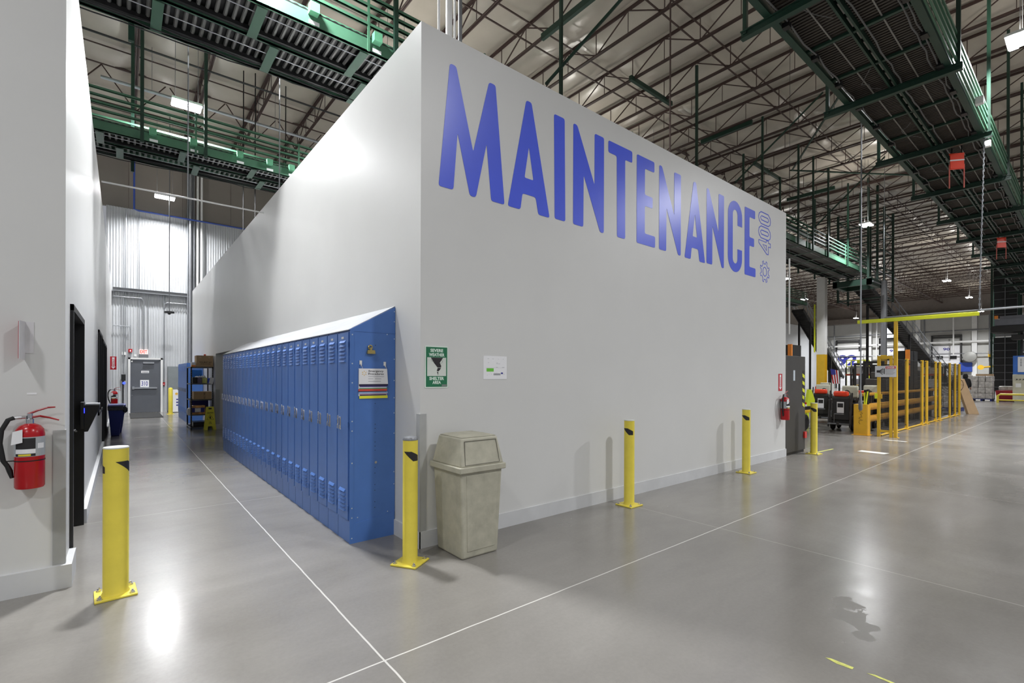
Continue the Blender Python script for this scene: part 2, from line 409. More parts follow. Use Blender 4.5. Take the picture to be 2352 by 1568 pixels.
d = struct('door_2', frame(9.5, 12.6, 0, 2.32, mull=(10.5, 11.6)), DARK); MB(d, (0,0,0)).b6(XL-.09, XL-.06, 9.55, 12.55, .02, 2.27).build('door_leaf', pm('grey_door_leaf', (84, 86, 92), .3), d)

# roof joists
def joist():
    m = MB(); y0, y1 = -17.5, 21.1; zb, zt = 11.0, 11.66
    for s in (-1, 1):
        m.b6(s*.02-.028, s*.02+.028, y0, y1, zb, zb+.012); m.b6(s*.012-.006, s*.012+.006, y0, y1, zb, zb+.07)
        m.b6(s*.03-.03, s*.03+.03, y0, y1, zt+.05, zt+.06); m.b6(s*.012-.006, s*.012+.006, y0, y1, zt, zt+.06)
    y = y0; L = 2.3
    while y < y1-.1:
        m.bar((0, y, zb+.03), (0, y+L/2, zt+.03), .028); m.bar((0, y+L/2, zt+.03), (0, y+L, zb+.03), .028); m.bar((0, y, zb+.03), (0, y, zt+.03), .02); m.bar((0, y+L/2, zb+.03), (0, y+L/2, zt+.03), .016)
        y += L
    return m
j0 = joist().build('roof_joist', BROWN, None); tag(j0, 'dark brown open-web steel joist under the pale roof insulation', 'joist', 'steel roof joists')
for k, x in enumerate(JX):
    if k == 0: j0.location.x = x; continue
    c = j0.copy(); COL.objects.link(c); c.location.x = x
b0 = MB().b6(JX[0], 75, -.018, .018, 11.07, 11.10).b6(JX[0], 75, -.018, .018, 11.64, 11.67)
b0 = b0.build('bridging_bar', BROWN, None); tag(b0, 'thin steel bridging bar crossing the roof joists', 'bridging', 'bridging bars between the joists')
ys = [-14.8, -11.7, -8.7, -5.7, -2.7, .35, 3.35, 6.4, 9.4, 12.5, 15.4, 18.4]
for k, y in enumerate(ys):
    if k == 0: b0.location.y = y; continue
    c = b0.copy(); COL.objects.link(c); c.location.y = y
# deep girders and the pipes under the roof over the corridor
def girder(y, x0, x1, zb, zt, lab):
    m = MB(); m.b6(x0, x1, y-.07, y+.07, zb, zb+.02).b6(x0, x1, y-.012, y+.012, zb, zb+.13).b6(x0, x1, y-.07, y+.07, zt-.02, zt); x = x0; L = 1.75
    while x < x1-.2: m.bar((x, y, zb+.06), (x+L/2, y, zt-.05), .03); m.bar((x+L/2, y, zt-.05), (x+L, y, zb+.06), .03); x += L
    tag(m.build('roof_girder', BROWN, None), lab, 'girder')
girder(16.6, JX[0], 75, 10.35, 11.7, 'deep dark roof girder crossing above the corridor end')
girder(8.0, 17, 75, 10.5, 11.7, 'deep dark roof girder running toward the dock wall')
# wind-bracing rods under the roof
for a, b, lab in [((11.2, -1.9, 10.98), (21.5, 4.9, 10.98), 'long diagonal brace under the roof left of the big conveyor'),
                  ((21.5, 5.0, 10.98), (31.5, -1.9, 10.98), 'diagonal brace crossing under the roof above the white pole'),
                  ((5.3, 4.0, 8.15), (7.2, 2.2, 11.0), 'diagonal green brace rising from the wall top near the big letter T'),
                  ((13.9, 3.85, 8.1), (15.9, 1.9, 11.0), 'diagonal brace rising above the end of the painted lettering'),
                  ((21.2, 3.85, 8.1), (23.2, 1.9, 11.0), 'diagonal brace rising beyond the wall end')]:
    tag(MB(o=a).bar(a, b, .055).build('diagonal_brace', DGREEN, None), lab, 'brace')
# sprinkler / service pipes
def pipe(name, pts, r, mat, lab, n=10, hang=False):
    if hang:
        t = thing(name, lab, 'pipe', pts[0]); MB(t).path(pts, r, n).build('pipe_run', mat, smooth=True)
        x = pts[0][0]+1.2
        while x < pts[-1][0]: MB(t).tube((x, pts[0][1], pts[0][2]), (x, pts[0][1], 11.75), .006, 5).build('hanger', GREYM); x += 3.5
        return t
    return tag(MB(o=pts[0]).path(pts, r, n).build(name, mat, None, smooth=True), lab, 'pipe')
pipe('pipe', [(-2.6, 14.6, 10.3), (9, 14.6, 10.3)], .05, GALV, 'pale sprinkler pipe running below the roof above the corridor light', hang=True)
pipe('pipe', [(-3.0, 15.3, 10.05), (9, 15.3, 10.05)], .045, DARK, 'dark service pipe just beyond the pale sprinkler pipe', hang=True)
pipe('pipe', [(-3.0, 13.4, 10.9), (9, 13.4, 10.9)], .03, DARK, 'slim dark pipe under the roof in front of the pale sprinkler pipe', hang=True)
pipe('pipe', [(13.5, 7.6, 10.4), (52, 7.6, 10.4)], .06, GALV, 'long pale pipe under the roof beyond the maintenance room', hang=True)
for k, (x, r, lab) in enumerate([(.475, .014, 'thin bright conduit rising behind the wall corner'), (.60, .036, 'thick bright pipe rising behind the wall corner'), (.672, .012, 'slim conduit right of the thick bright pipe at the wall corner'), (.74, .022, 'dark pipe rising behind the wall corner, rightmost of its cluster')]):
    pipe('riser_pipe', [(x, .5, 4.6), (x, .5, 11.5)], r, (WHITE, WHITE, WHITE, GREYM)[k], lab, 14)

# ------------------------------------------------------------------ overhead conveyors
ROLL = pm('conveyor_roller', (104, 104, 102), .4, .4)
DECK = pm('conveyor_deck', (58, 52, 46), .6, var=.25, scale=2)
STRIPE = pm('pale_strip', (118, 116, 110), .5)
def conv_rollers(lab, y0, y1, z, x0, x1, ties=1.55, boxes=(), phase=0, posts=()):
    t = thing('roller_conveyor', lab, 'conveyor', (x0, y0, z))
    ym = (y0+y1)/2
    for y, n in ((y0, 'side_channel'), (ym, 'center_channel'), (y1, 'side_channel')):
        h = .26 if n[0] == 's' else .16
        MB(t).b6(x0, x1, y-.02, y+.02, z+.02, z+.02+h).b6(x0, x1, y-.02, y+.045, z+.02, z+.035).build(n, GREEN if y == y0 else pm('tie_green', (50, 80, 64), .45))
    m = MB(t); x = x0+.1
    while x < x1:
        for a, b in ((y0+.04, ym-.09), (ym+.03, y1-.14)): m.tube((x, a, z+.13), (x, b, z+.13), .028, 6)
        x += .115
    m.build('roller_bed', ROLL)
    MB(t).b6(x0, x1, y0+.03, y1-.03, z+.165, z+.18).build('light_block_pan', BLACK)  # added black sheet that keeps lamp light above from shining through the rollers
    m = MB(t)
    for y in (ym-.07, ym+.07, y1-.12): m.b6(x0, x1, y-.03, y+.03, z+.05, z+.12)
    m.build('cable_tray', BLACK)
    m = MB(t)
    for y in (y0+.22, ym+.3): m.tube((x0, y, z+.02), (x1, y, z+.02), .008, 6)
    m.build('tie_rod', GALV)
    m = MB(t)
    for y in (y1-.18, y1-.1, y1+.03): 
        pts = []; x = x0
        while x < x1: pts.append((x, y+random.uniform(-.015, .015), z+.0+random.uniform(-.02, .03))); x += .35
        m.path(pts, .011, 5)
    m.build('cable', RUB)
    x = x0 + phase
    while x < x1:
        MB(t).b6(x-.07, x+.07, y0+.02, ym-.02, z-.012, z).b6(x+.28, x+.42, ym+.02, y1-.02, z-.012, z).build('cross_tie', pm('tie_green', (50, 80, 64), .45)); x += ties
    for yy in (y0-.03, y1+.03):
        m = MB(t)
        for zz in (z+.44, z+.60, z+.76, z+.92): m.b6(x0, x1, yy-.012, yy+.012, zz, zz+.055); m.b6(x0, x1, yy-.012, yy+.03, zz, zz+.008)
        m.build('guard_rail', GREEN)
    x = x0+.5; m = MB(t)
    while x < x1: m.b6(x-.02, x+.02, y0-.045, y0-.02, z+.02, z+1.0).b6(x-.02, x+.02, y1+.02, y1+.045, z+.02, z+1.0); x += 2.4
    m.build('rail_post', GREEN)
    n = int((x1-x0)/.03); vs = []
    for i in range(n): vs += [(x0+.03*i, y0-.022, z+.235), (x0+.03*i, y0-.022, z+(.262 if (i//2) % 2 else .25))]
    MB(t).add(vs, [(2*i, 2*i+2, 2*i+3, 2*i+1) for i in range(n-1)]).build('belt_teeth', BLACK)
    for x in boxes:
        b = MB(t).b6(x-.07, x+.07, y0-.14, y0-.02, z+.18, z+.33).build('junction_box', pm('light_green', (96, 160, 124), .4)); MB(t).b6(x-.06, x+.10, y0-.024, y0-.021, z+.05, z+.11).build('sticker', PAPER, b)
    for x in posts[0] if posts else ():
        MB(t).b6(x-.035, x+.035, y0-.11, y0-.05, z-.05, 11.0).build('hanger_post', DGREEN)
    for x in posts[1] if posts else ():
        MB(t).b6(x-.035, x+.035, y1+.02, y1+.09, z-.25, 11.0).build('hanger_post', DGREEN)
    return t
conv_rollers('green roller conveyor with bright rails overhead, nearest to the maintenance wall corner', 3.9, 5.57, 7.0, -4.2, 29.3, boxes=[.2+1.03*k for k in range(-3, 8)], posts=([1.57, 5.6, 11.4, 15.9, 19.2, 20.8, 22.6, 25.3, 27.2, 29], [-2.0, 18.3, 20.1, 22, 24.2, 26.4, 28.6]), phase=.6)
conv_rollers('green roller conveyor crossing the corridor farther back, below the lit lamp', 10.2, 11.66, 7.0, -6.0, 38.5, boxes=[-1.55, -.75, .25, .95, 1.5], posts=([-1.75, -.5, 4, 10, 16, 22, 28], [-1.9]), phase=.4)
# the bracket beams clamped under the joists, over the first conveyor
for a, b, w, lab in [((6.94, 3.9, 10.98), (6.94, 5.9, 10.98), .12, 'thick green beam clamped under the joists at the top, above the letter A'),
                  ((15.92, 4.2, 10.98), (15.92, 6.2, 10.98), .12, 'green beam clamped under the joists above the last letters'),
                  ((25.35, 4.4, 10.98), (25.35, 6.6, 10.98), .12, 'green beam clamped under the joists left of the bright lamp'),
                  ((10.3, 5.45, 10.98), (12.6, 5.45, 10.98), .1, 'short green crossbar under the joists above the letter N'),
                  ((19.5, 5.7, 10.98), (22.1, 5.7, 10.98), .1, 'short green crossbar under the joists near the wall end'),
                  ((.8, 3.9, 10.98), (3.2, 3.9, 10.98), .12, 'dark beam clamped under the joists above the wall corner'),
                  ((3.2, 4.2, 10.98), (3.2, 6.0, 10.98), .12, 'dark beam clamped under the joists right of the riser pipes')]:
    tag(MB(o=a).bar(a, b, .10, w*1.4).build('clamped_beam', DGREEN, None), lab, 'beam')

def conv_deck(lab, y0, y1, z, x0, x1, beams):
    t = thing('belt_conveyor', lab, 'conveyor', (x0, y0, z)); ym = (y0+y1)/2
    m = MB(t).b6(x0, x1, y0+.05, y1-.05, z+.20, z+.22)
    x = x0
    while x < x1: m.b6(x, x+.035, y0+.06, ym-.05, z+.15, z+.17).b6(x, x+.035, ym+.05, y1-.06, z+.15, z+.17); x += .075
    m.build('deck', DECK)
    for y in (y0, y1): MB(t).b6(x0, x1, y-.02, y+.02, z+.06, z+.34).b6(x0, x1, y-.05, y+.05, z+.05, z+.065).build('side_channel', DGREEN)
    MB(t).b6(x0, x1, ym-.045, ym-.015, z+.06, z+.2).b6(x0, x1, ym+.05, ym+.08, z+.06, z+.2).build('center_channel', DGREEN)
    m = MB(t); x = x0
    while x < x1: m.b6(x, x+.30, ym-.004, ym+.022, z+.10, z+.12); x += .42
    m.build('light_strip', STRIPE)
    m = MB(t)
    for y in (y0+.42, y1-.40): m.b6(x0, x1, y-.010, y+.010, z+.125, z+.14)
    m.build('wear_strip', STRIPE)
    m = MB(t)
    for y in (y0+.10, y0+.17, y1-.13, ym-.12):
        pts = []; x = x0
        while x < x1: pts.append((x, y+random.uniform(-.02, .02), z+.08+random.uniform(-.03, .02))); x += .3
        m.path(pts, .012, 5)
    for k in range(9):
        x = x0+1+k*2.9; m.path([(x+i*.14, ym+.15+.28*math.sin(i/2.2)*random.uniform(.6,1), z+.11-.02*(i%2)) for i in range(8)], .006, 4)
    m.build('cable', pm('grey_cable', (96, 96, 94), .5))
    x = x0+.3
    while x < x1: MB(t).b6(x, x+.16, y0+.03, y0+.12, z+.03, z+.12).build('drive_box', BLACK); MB(t).b6(x+.5, x+.6, y1-.15, y1-.05, z+.02, z+.10).build('drive_box', BLACK); x += 1.2
    x = x0+.6
    while x < x1: MB(t).b6(x-.03, x+.03, y0, y1, z+.09, z+.14).build('cross_tie', DGREEN); x += 1.22
    for yy in (y0-.07, y0-.12):
        m = MB(t)
        for zz in (z+.1, z+.25, z+.40, z+.55): m.b6(x0, x1, yy-.012, yy+.012, zz, zz+.05)
        m.build('guard_rail', GREEN)
    for x, ya, yb in beams:
        MB(t).b6(x-.05, x+.05, ya, yb, z-.07, z-.055).b6(x-.05, x+.05, ya, yb, z+.04, z+.055).b6(x-.012, x+.012, ya, yb, z-.06, z+.05).build('cross_beam', DGREEN)
        MB(t).b6(x-.03, x+.03, ya+.03, ya+.09, z, 11.0).build('hanger_post', DGREEN)
        if x < 30: MB(t).b6(x-.03, x+.03, yb-.09, yb-.03, z, 11.0).build('hanger_post', DGREEN)
    return t
conv_deck('wide dark belt conveyor seen from below, filling the upper right', -2.20, -.70, 7.0, 1.5, 44, [(1.9+3.66*k, -2.40, -.28) for k in range(0, 12)])
# white boxes and lamp-side gear on its right side
tag(MB(o=(11.2, -2.55, 6.9)).b6(11.1, 11.22, -2.45, -2.33, 7.02, 7.16).build('junction_box', WHITE, None), 'small white box on the right side of the big conveyor', 'box')
tag(MB(o=(13.3, -2.5, 6.8)).b6(13.0, 13.1, -2.36, -2.26, 6.78, 6.91).build('junction_box', WHITE, None), 'small white box hanging by the top of the chain', 'box')
# chain, overhead bar, red frames
pts = [(13.25-.0*i, -2.52+.012*i, 6.98-.13*i) for i in range(31)]
m = MB(o=(13.4, -2.14, 3.1))
for i in range(60):
    z = 6.96 - i*.0648; y = -2.27 + .13*i/60
    m.box((12.9 + .5*i/60, y, z), (.012 if i % 2 else .034, .034 if i % 2 else .012, .06))
tag(m.build('chain', GALV, None), 'long steel chain hanging from the conveyor to the yellow bar', 'chain')
t = thing('overhead_height_bar', 'long fluorescent yellow overhead bar on a slim yellow post', 'barrier', (13.4, -.59, 0))
MB(t).b6(13.36, 13.44, -2.14, .24, 3.01, 3.10).build('bar', NYEL, bevel=.008)
MB(t).b6(13.365, 13.435, -.625, -.555, 0, 3.01).b6(13.36, 13.44, -.66, -.555, 0, .012).build('post', FYEL)
MB(t).tube((13.4, .0-.35, 3.125), (13.4, -6.0, 3.16), .022).build('conduit', GALV)
def redframe(x, y, z, lab):
    t = thing('hanging_stop_frame', lab, 'frame', (x, y, z)); U = Vector((.62, -.78, 0))
    P = lambda a, b: (x+U.x*a, y+U.y*a, z+b)
    m = MB(t); m.bar(P(-.15, .55), P(.15, .55), .025, .03).bar(P(-.15, .2), P(.15, .2), .025, .03)
    m.prism([(-.14, .2), (.14, .2), (.14, .55), (-.14, .55)], (x, y, z), U, (0, 0, 1), .02).build('panel', ORED)
    MB(t).prism([(-.145, .38), (.145, .38), (.145, .41), (-.145, .41)], (x, y, z), U, (0, 0, 1), .024).build('stripe', WHITE)
    for s in (-.15, .15): MB(t).bar(P(s, -.26), P(s, .3), .02, .02).build('leg', pm('pink_rod', (226, 120, 108), .5))
    for s in (-.1, .1): MB(t).bar(P(s, .55), P(s, .83), .02).build('bracket', BLACK)
redframe(13.28, -1.76, 6.33, 'orange-red panel with two pale legs hanging below the big conveyor, the nearer one')
redframe(23.85, -1.56, 6.33, 'small red frame hanging below the big conveyor, the farther one')
# ---- hanging rods
def rod(name, a, b, r, mat, lab, cat='rod'):
    return tag(MB(o=a).tube(a, b, r, 8).build(name, mat, None, smooth=True), lab, cat)
rod('cross_rod', (-2.36, 6.2, 4.66), (-.005, 6.2, 4.67), .014, WHITE, 'thin white rod spanning the corridor between the two walls')
rod('hanger_rod', (-1.21, 6.2, 4.68), (-1.21, 6.2, 11.8), .010, GALV, 'thin rod holding the white crossing rod from the roof')
rod('hanger_rod', (.27, 6.2, 4.8), (.27, 6.2, 11.8), .010, GALV, 'thin rod rising from the top of the right corridor wall')
t = thing('hanging_sensor', 'black disc sensor hanging on a thin rod in the corridor', 'sensor', (-.672, 19.0, 4.02))
MB(t).lathe((-.672, 19.0, 3.98), [(.02, -.07), (.05, -.05), (.05, -.02), (.17, -.01), (.17, .05), (.03, .07)], 16).build('sensor_head', BLACK, smooth=True)
MB(t).tube((-.672, 19.0, 4.05), (-.672, 19.0, 11.8), .016, 8).build('rod', GREYM)
t = thing('hanging_pole', 'tall thin grey conduit pole hanging in front of the yellow posts', 'pole', (12.26, -.12, .95))
MB(t).tube((12.3, -.12, 1.15), (12.3, -.12, 8.2), .017, 8).tube((12.3, -.12, 8.2), (12.3, -.12, 11.8), .006, 6).build('conduit', GALV)
MB(t).lathe((12.3, -.12, .72), [(.02, 0), (.045, .04), (.045, .2), (.03, .24), (.03, .42), (.02, .44)], 12).build('socket_box', GREYM, smooth=True)
t = thing('hanging_conduit', 'white conduit hanging just right of the wall end', 'pole', (9.85, .62, 2.55)); MB(t).tube((9.85, .62, 2.55), (9.85, .62, 4.3), .018).build('conduit', WHITE); MB(t).tube((9.85, .62, 4.3), (9.85, .62, 11.8), .004, 6).build('wire', DARK)
rod('hanging_wire', (24.5, 2.2, 3.2), (24.5, 2.2, 11.8), .010, GALV, 'thin cable hanging beside the bright lamp', 'cable')
rod('hanging_wire', (5.0, .644, 4.6), (5.0, .644, 11.8), .014, BROWN, 'dark thin rod rising above the middle of the maintenance wall', 'rod')
for x, y, z0, z1, lab in [(1.0, 14, 6.7, 11.8, 'dark rod behind the sloping wall top, the leftmost of three'), (1.35, 14, 6.7, 11.8, 'dark rod behind the sloping wall top, middle one'), (2.3, 14, 6.7, 11.8, 'dark rod behind the sloping wall top, rightmost')]:
    rod('threaded_rod', (x, y, z0-2), (x, y, z1), .018, BLACK, lab)

# ------------------------------------------------------------------ painted lettering
t = thing('wall_lettering', 'huge blue painted word MAINTENANCE on the front wall', 'lettering', (.18, 0, 3.34))
def Nn(x, wd=.55): return [(x,3.35),(x,4.53),(x+.065,4.53),(x+.375*wd/.55,3.90),(x+.375*wd/.55,4.53),(x+wd,4.53),(x+wd,3.345),(x+wd-.07,3.345),(x+.18,3.97),(x+.175,3.35)]
def Aa(x, wd=.6): k = wd/.6; return ([(x,3.34),(x+.25*k,4.53),(x+.325*k,4.53),(x+wd,3.34),(x+.43*k,3.34),(x+.39*k,3.52),(x+.2*k,3.52),(x+.172*k,3.34)], [(x+.228*k,3.695),(x+.357*k,3.695),(x+.29*k,4.04)])
def Ee(x, wd=.42): return [(x,3.35),(x,4.53),(x+wd*.95,4.53),(x+wd*.95,4.385),(x+.18,4.385),(x+.18,4.03),(x+.36*wd/.42,4.03),(x+.36*wd/.42,3.88),(x+.18,3.88),(x+.18,3.505),(x+wd,3.505),(x+wd,3.35)]
G = [([(.183,3.34),(.302,4.53),(.372,4.53),(.572,3.77),(.763,4.53),(.845,4.53),(.966,3.34),(.795,3.34),(.735,3.90),(.605,3.33),(.535,3.33),(.39,3.90),(.345,3.34)], []),
     (Aa(1.01)[0], [Aa(1.01)[1]]), ([(1.69,3.35),(1.675,4.53),(1.845,4.53),(1.86,3.35)], []), (Nn(1.99,.55), []),
     ([(2.80,3.35),(2.79,4.38),(2.623,4.38),(2.623,4.53),(3.111,4.53),(3.111,4.38),(2.96,4.38),(2.965,3.35)], []), (Ee(3.21), []),
     (Nn(3.725), []), (Aa(4.379,.587)[0], [Aa(4.379,.587)[1]]), (Nn(5.01), [])]
Cp = []
for k in range(13): a = PI*k/12; Cp.append((5.945+.25*math.cos(a), 4.29+.25*math.sin(a)))
for k in range(13): a = PI+PI*k/12; Cp.append((5.945+.25*math.cos(a), 3.59+.25*math.sin(a)))
Cp += [(6.195, 3.74), (6.03, 3.74)]
Ci = []
for k in range(9): a = -PI*k/8; Ci.append((5.945+.085*math.cos(a), 3.57+.085*math.sin(a)))
for k in range(9): a = PI-PI*k/8; Ci.append((5.945+.085*math.cos(a), 4.31+.085*math.sin(a)))
Cp = Cp + Ci + [(6.03, 4.14), (6.195, 4.14)]
G += [(Cp, []), (Ee(6.29), [])]
for i, (p, h) in enumerate(G):
    if i != 9: p = fillet(p, .028, 3)
    h = [fillet(q, .02, 3) for q in h]
    MB(t).prism(p, (0, -.0012, 0), (1,0,0), (0,0,1), .002, h).build('letter', LBLUE)
# outlined 400 and the cogwheel
t = thing('wall_number', 'blue outlined 400 painted sideways after the big word', 'lettering', (6.83, 0, 3.83))
m = MB(t)
def dig(poly, z0): # local a along +z, b along -x
    ribbon(m, [(a, b) for a, b in poly], .018, (7.33, -.0012, z0), (0,0,1), (-1,0,0), .002)
O = [( .02,.10),(.06,.02),(.12,0),(.18,.02),(.235,.10),(.235,.40),(.19,.48),(.13,.50),(.07,.48),(.02,.40)]
Oi = [(.09,.12),(.125,.075),(.165,.12),(.165,.38),(.13,.425),(.09,.38)]
four = [(.01,.09),(.01,.16),(.17,.49),(.225,.49),(.225,.18),(.26,.18),(.26,.09),(.225,.09),(.225,.0),(.155,.0),(.155,.09)]
foi = [(.075,.17),(.165,.17),(.165,.33)]
dig(four, 3.83); dig(foi, 3.83); dig(O, 4.085); dig(Oi, 4.085); dig(O, 4.345); dig(Oi, 4.345)
m.build('lettering', LBLUE)
m = MB(o=(7.09, 0, 3.51)); g = []
for k in range(8):
    a = 2*PI*k/8 + PI/8
    for r, d in ((.145,-.27),(.145,-.17),(.20,-.12),(.20,.12),(.145,.17)): g.append((r*math.cos(a+d), r*math.sin(a+d)))
ribbon(m, g, .014, (7.09, -.0012, 3.505), (1,0,0), (0,0,1), .002)
ribbon(m, [(.08*math.cos(2*PI*k/24), .08*math.sin(2*PI*k/24)) for k in range(24)], .014, (7.09, -.0012, 3.505), (1,0,0), (0,0,1), .002)
tag(m.build('wall_symbol', LBLUE, None), 'small blue outlined cogwheel painted below the number', 'symbol')

# ------------------------------------------------------------------ bollards
def bollard(x, y, h, r, lab, cap='steel', rz=0, marks=((0, .0),)):
    t = thing('bollard', lab, 'bollard', (x, y, 0), 'yellow safety bollards')
    MB(t).box((x, y, .008), (.235, .235, .014), rz).build('base_plate', YEL, bevel=.003)
    MB(t).lathe((x, y, 0), [(r+.008, .012), (r+.006, .02), (r, .03), (r, h-.02)], 40).build('pole', YEL, smooth=True)
    MB(t).lathe((x, y, 0), [(r+.001, h-.02), (r+.001, h-.012), (r*.85, h+.004), (r*.4, h+.012), (.004, h+.014)] if cap == 'steel' else [(r+.001, h-.02), (r+.001, h-.014), (r-.002, h-.01), (.004, h-.008)], 40).build('cap', GREYM if cap == 'steel' else pm('cap_grey', (200, 202, 196), .5), smooth=True)
    for a in range(4):
        q = rz + PI/4 + a*PI/2; bx, by = x+.125*math.cos(q), y+.125*math.sin(q)
        MB(t).lathe((bx, by, 0), [(.018, .014), (.018, .018), (.013, .019), (.013, .03), (.006, .032), (.006, .042)], 8).build('bolt', CHROME, smooth=True)
    m = MB(t)
    for a0, dz in marks:   # parallelogram printed on the tube
        n = 10; vs = []; fs = []
        for i in range(n+1):
            k = i/n; a = a0 + k*2.2; z1 = h-.11 - max(0, k-.5)*.07; z0 = h-.11 - .08*min(1, k/.6)
            z0 = min(z0, z1-.001); vs += [(x+(r+.0008)*math.cos(a), y+(r+.0008)*math.sin(a), z0), (x+(r+.0008)*math.cos(a), y+(r+.0008)*math.sin(a), z1)]
        fs = [(2*i, 2*i+2, 2*i+3, 2*i+1) for i in range(n)]; m.add(vs, fs)
    m.build('arrow_mark', INK)
bollard(-2.13, .55, 1.065, .073, 'yellow bollard in the left foreground before the office corner', 'flat', .05, marks=((-1.6, 0), (-4.74, 0)))
bollard(-.223, -.246, 1.05, .062, 'yellow bollard between the locker end and the waste bin', 'steel', .55, marks=((-3.0, 0),))
bollard(2.69, -.285, 1.05, .062, 'yellow bollard in front of the bare wall, right of the waste bin', 'flat', .0, marks=((-3.9, 0),))
bollard(5.81, -.26, 1.05, .062, 'yellow bollard farther along the wall, below the word ending', 'flat', .0, marks=((-4.1, 0),))
bollard(8.82, -.24, 1.05, .062, 'scuffed yellow bollard beside the dark sliding door', 'flat', .0, marks=((-4.2, 0),))

# ------------------------------------------------------------------ lockers
LP = 7.16/24; LX = -.45
def make_locker():
    t = thing('locker', '', 'locker', (LX, 0, 0), 'blue metal lockers in the long row'); P = LP
    MB(t).b6(LX+.022, -.006, .001, P-.001, 0, 1.995).build('body', BLUE)
    m = MB(t).b6(LX, LX+.022, .001, P-.001, 0, .205).b6(LX+.004, LX+.022, .001, P-.001, .205, 1.995)
    m.build('base_panel', BLUE)
    m = MB(t).b6(LX-.012, LX+.004, .014, P-.012, .215, 1.975)
    for z0, n in ((1.695, 6), (.29, 6)):
        for k in range(n):
            z = z0 + k*.036; m.add([(LX-.012, P*.25, z), (LX-.012, P*.75, z), (LX-.012, P*.75, z+.026), (LX-.012, P*.25, z+.026), (LX-.028, P*.27, z+.002), (LX-.028, P*.73, z+.002)],
                                   [(0,1,5,4), (4,5,2,3), (0,4,3), (1,2,5), (3,2,1,0)])
    d = m.build('door', BLUE)
    h = MB(d, ORG[t.name]); h.b6(LX-.016, LX-.012, P*.66, P*.84, 1.05, 1.17).b6(LX-.034, LX-.016, P*.71, P*.80, 1.09, 1.165).b6(LX-.042, LX-.030, P*.70, P*.76, 1.06, 1.10).tube((LX-.03, P*.75, 1.155), (LX-.03, P*.75, 1.185), .008, 8)
    h.build('handle', CHROME, bevel=.002)
    MB(d, ORG[t.name]).b6(LX-.0145, LX-.012, P*.42, P*.62, 1.917, 1.937).build('number_plate', pm('alu_plate', (214, 214, 214), .35, .6))
    m = MB(t)
    for z in (1.83, 1.08, .30): m.tube((LX-.014, .010, z), (LX-.014, .010, z+.055), .006, 6)
    m.build('hinge', BLUE)
    MB(t).b6(LX-.001, LX+.02, P-.002, P+.001, .0, 1.99).build('seam', pm('seam_shadow', (30, 56, 104), .6))
    return t
ORD = ['nearest', 'second', 'third', 'fourth', 'fifth', 'sixth', 'seventh', 'eighth', 'ninth', 'tenth', 'eleventh', 'twelfth', 'thirteenth', 'fourteenth', 'fifteenth', 'sixteenth', 'seventeenth', 'eighteenth', 'nineteenth', 'twentieth', 'twenty-first', 'twenty-second', 'twenty-third', 'twenty-fourth and farthest']
lk = make_locker()
for i in range(24):
    y = .524 + LP*i + (.004 if i >= 6 else 0) + (.004 if i >= 12 else 0)
    lab = 'blue metal locker, %s from the near end of the long row' % ORD[i] if i else 'blue metal locker nearest the camera, beside the riveted end panel'
    if i == 0: lk.location = (LX, y, 0); lk['label'] = lab; ORG[lk.name] = Vector((LX, y, 0))
    else: dup(lk, (LX, y, 0), lab)
t = thing('locker_end_panel', 'riveted blue end panel closing the near end of the lockers', 'panel', (LX, .52, 0))
MB(t).b6(LX-.003, -.004, .508, .522, .0, 1.995).build('panel', BLUE)
MB(t).prism([(LX-.012, 1.995), (-.004, 1.995), (-.004, 2.245)], (0, .522, 0), (1,0,0), (0,0,1), .014).build('gable', BLUE)
MB(t).prism([(LX+.06, .185), (-.01, .228), (-.01, .0), (LX+.03, 0), (LX+.03, .185)], (0, .508, 0), (1,0,0), (0,0,1), .004).build('kick_plate', BLUE)
MB(t).b6(LX-.006, LX+.03, .504, .508, 0, 1.99).b6(LX-.003, -.004, .505, .508, 1.982, 1.99).build('corner_strip', BLUE)
m = MB(t)
for z in (.05, .24, .33, .75, 1.05, 1.14, 1.5, 1.68, 1.95): m.lathe((LX+.014, .502, z), [(.007, 0), (.005, .004)], 8, 'Y')
for z in (.06, .18, .5, .62, 1.0, 1.2, 1.35, 1.52, 1.73, 1.93, 2.1, 2.2): m.lathe((-.014, .506, z), [(.006, 0), (.004, .004)], 8, 'Y')
m.lathe((LX+.07, .506, .235), [(.006, 0), (.004, .004)], 8, 'Y').lathe((-.08, .506, .24), [(.006, 0), (.004, .004)], 8, 'Y').lathe((-.09, .506, 1.97), [(.006, 0), (.004, .004)], 8, 'Y')
m.build('rivet', pm('rivet', (190, 204, 222), .35, .5), smooth=True)
m = MB(t)
for z in [.3+.055*k for k in (0,1,3,4,6,7)] + [.85, .89, .93, 1.02, 1.06, 1.10, 1.3, 1.62, 1.86]: m.lathe((-.21, .507, z), [(.004, 0), (.004, .0015)], 8, 'Y')
m.build('screw_hole', INK)
MB(t).lathe((-.205, .498, .735), [(.013, 0), (.013, .006), (.008, .01)], 12, 'Y').build('lock_button', CHROME, smooth=True)
m = MB(o=(LX, .52, 1.995)); y0, y1 = .522, 7.69
m.add([(LX-.014, y0, 1.99), (LX-.014, y1, 1.99), (0, y1, 2.25), (0, y0, 2.25), (LX-.014, y0, 1.998), (LX-.014, y1, 1.998), (0, y1, 2.258), (0, y0, 2.258)], [(3,2,1,0),(4,5,6,7),(0,1,5,4),(1,2,6,5),(2,3,7,6),(3,0,4,7)])
tag(m.build('sloped_locker_top', pm('locker_top', (146, 148, 152), .55), None), 'long pale sloped cover on top of the locker row', 'cover')
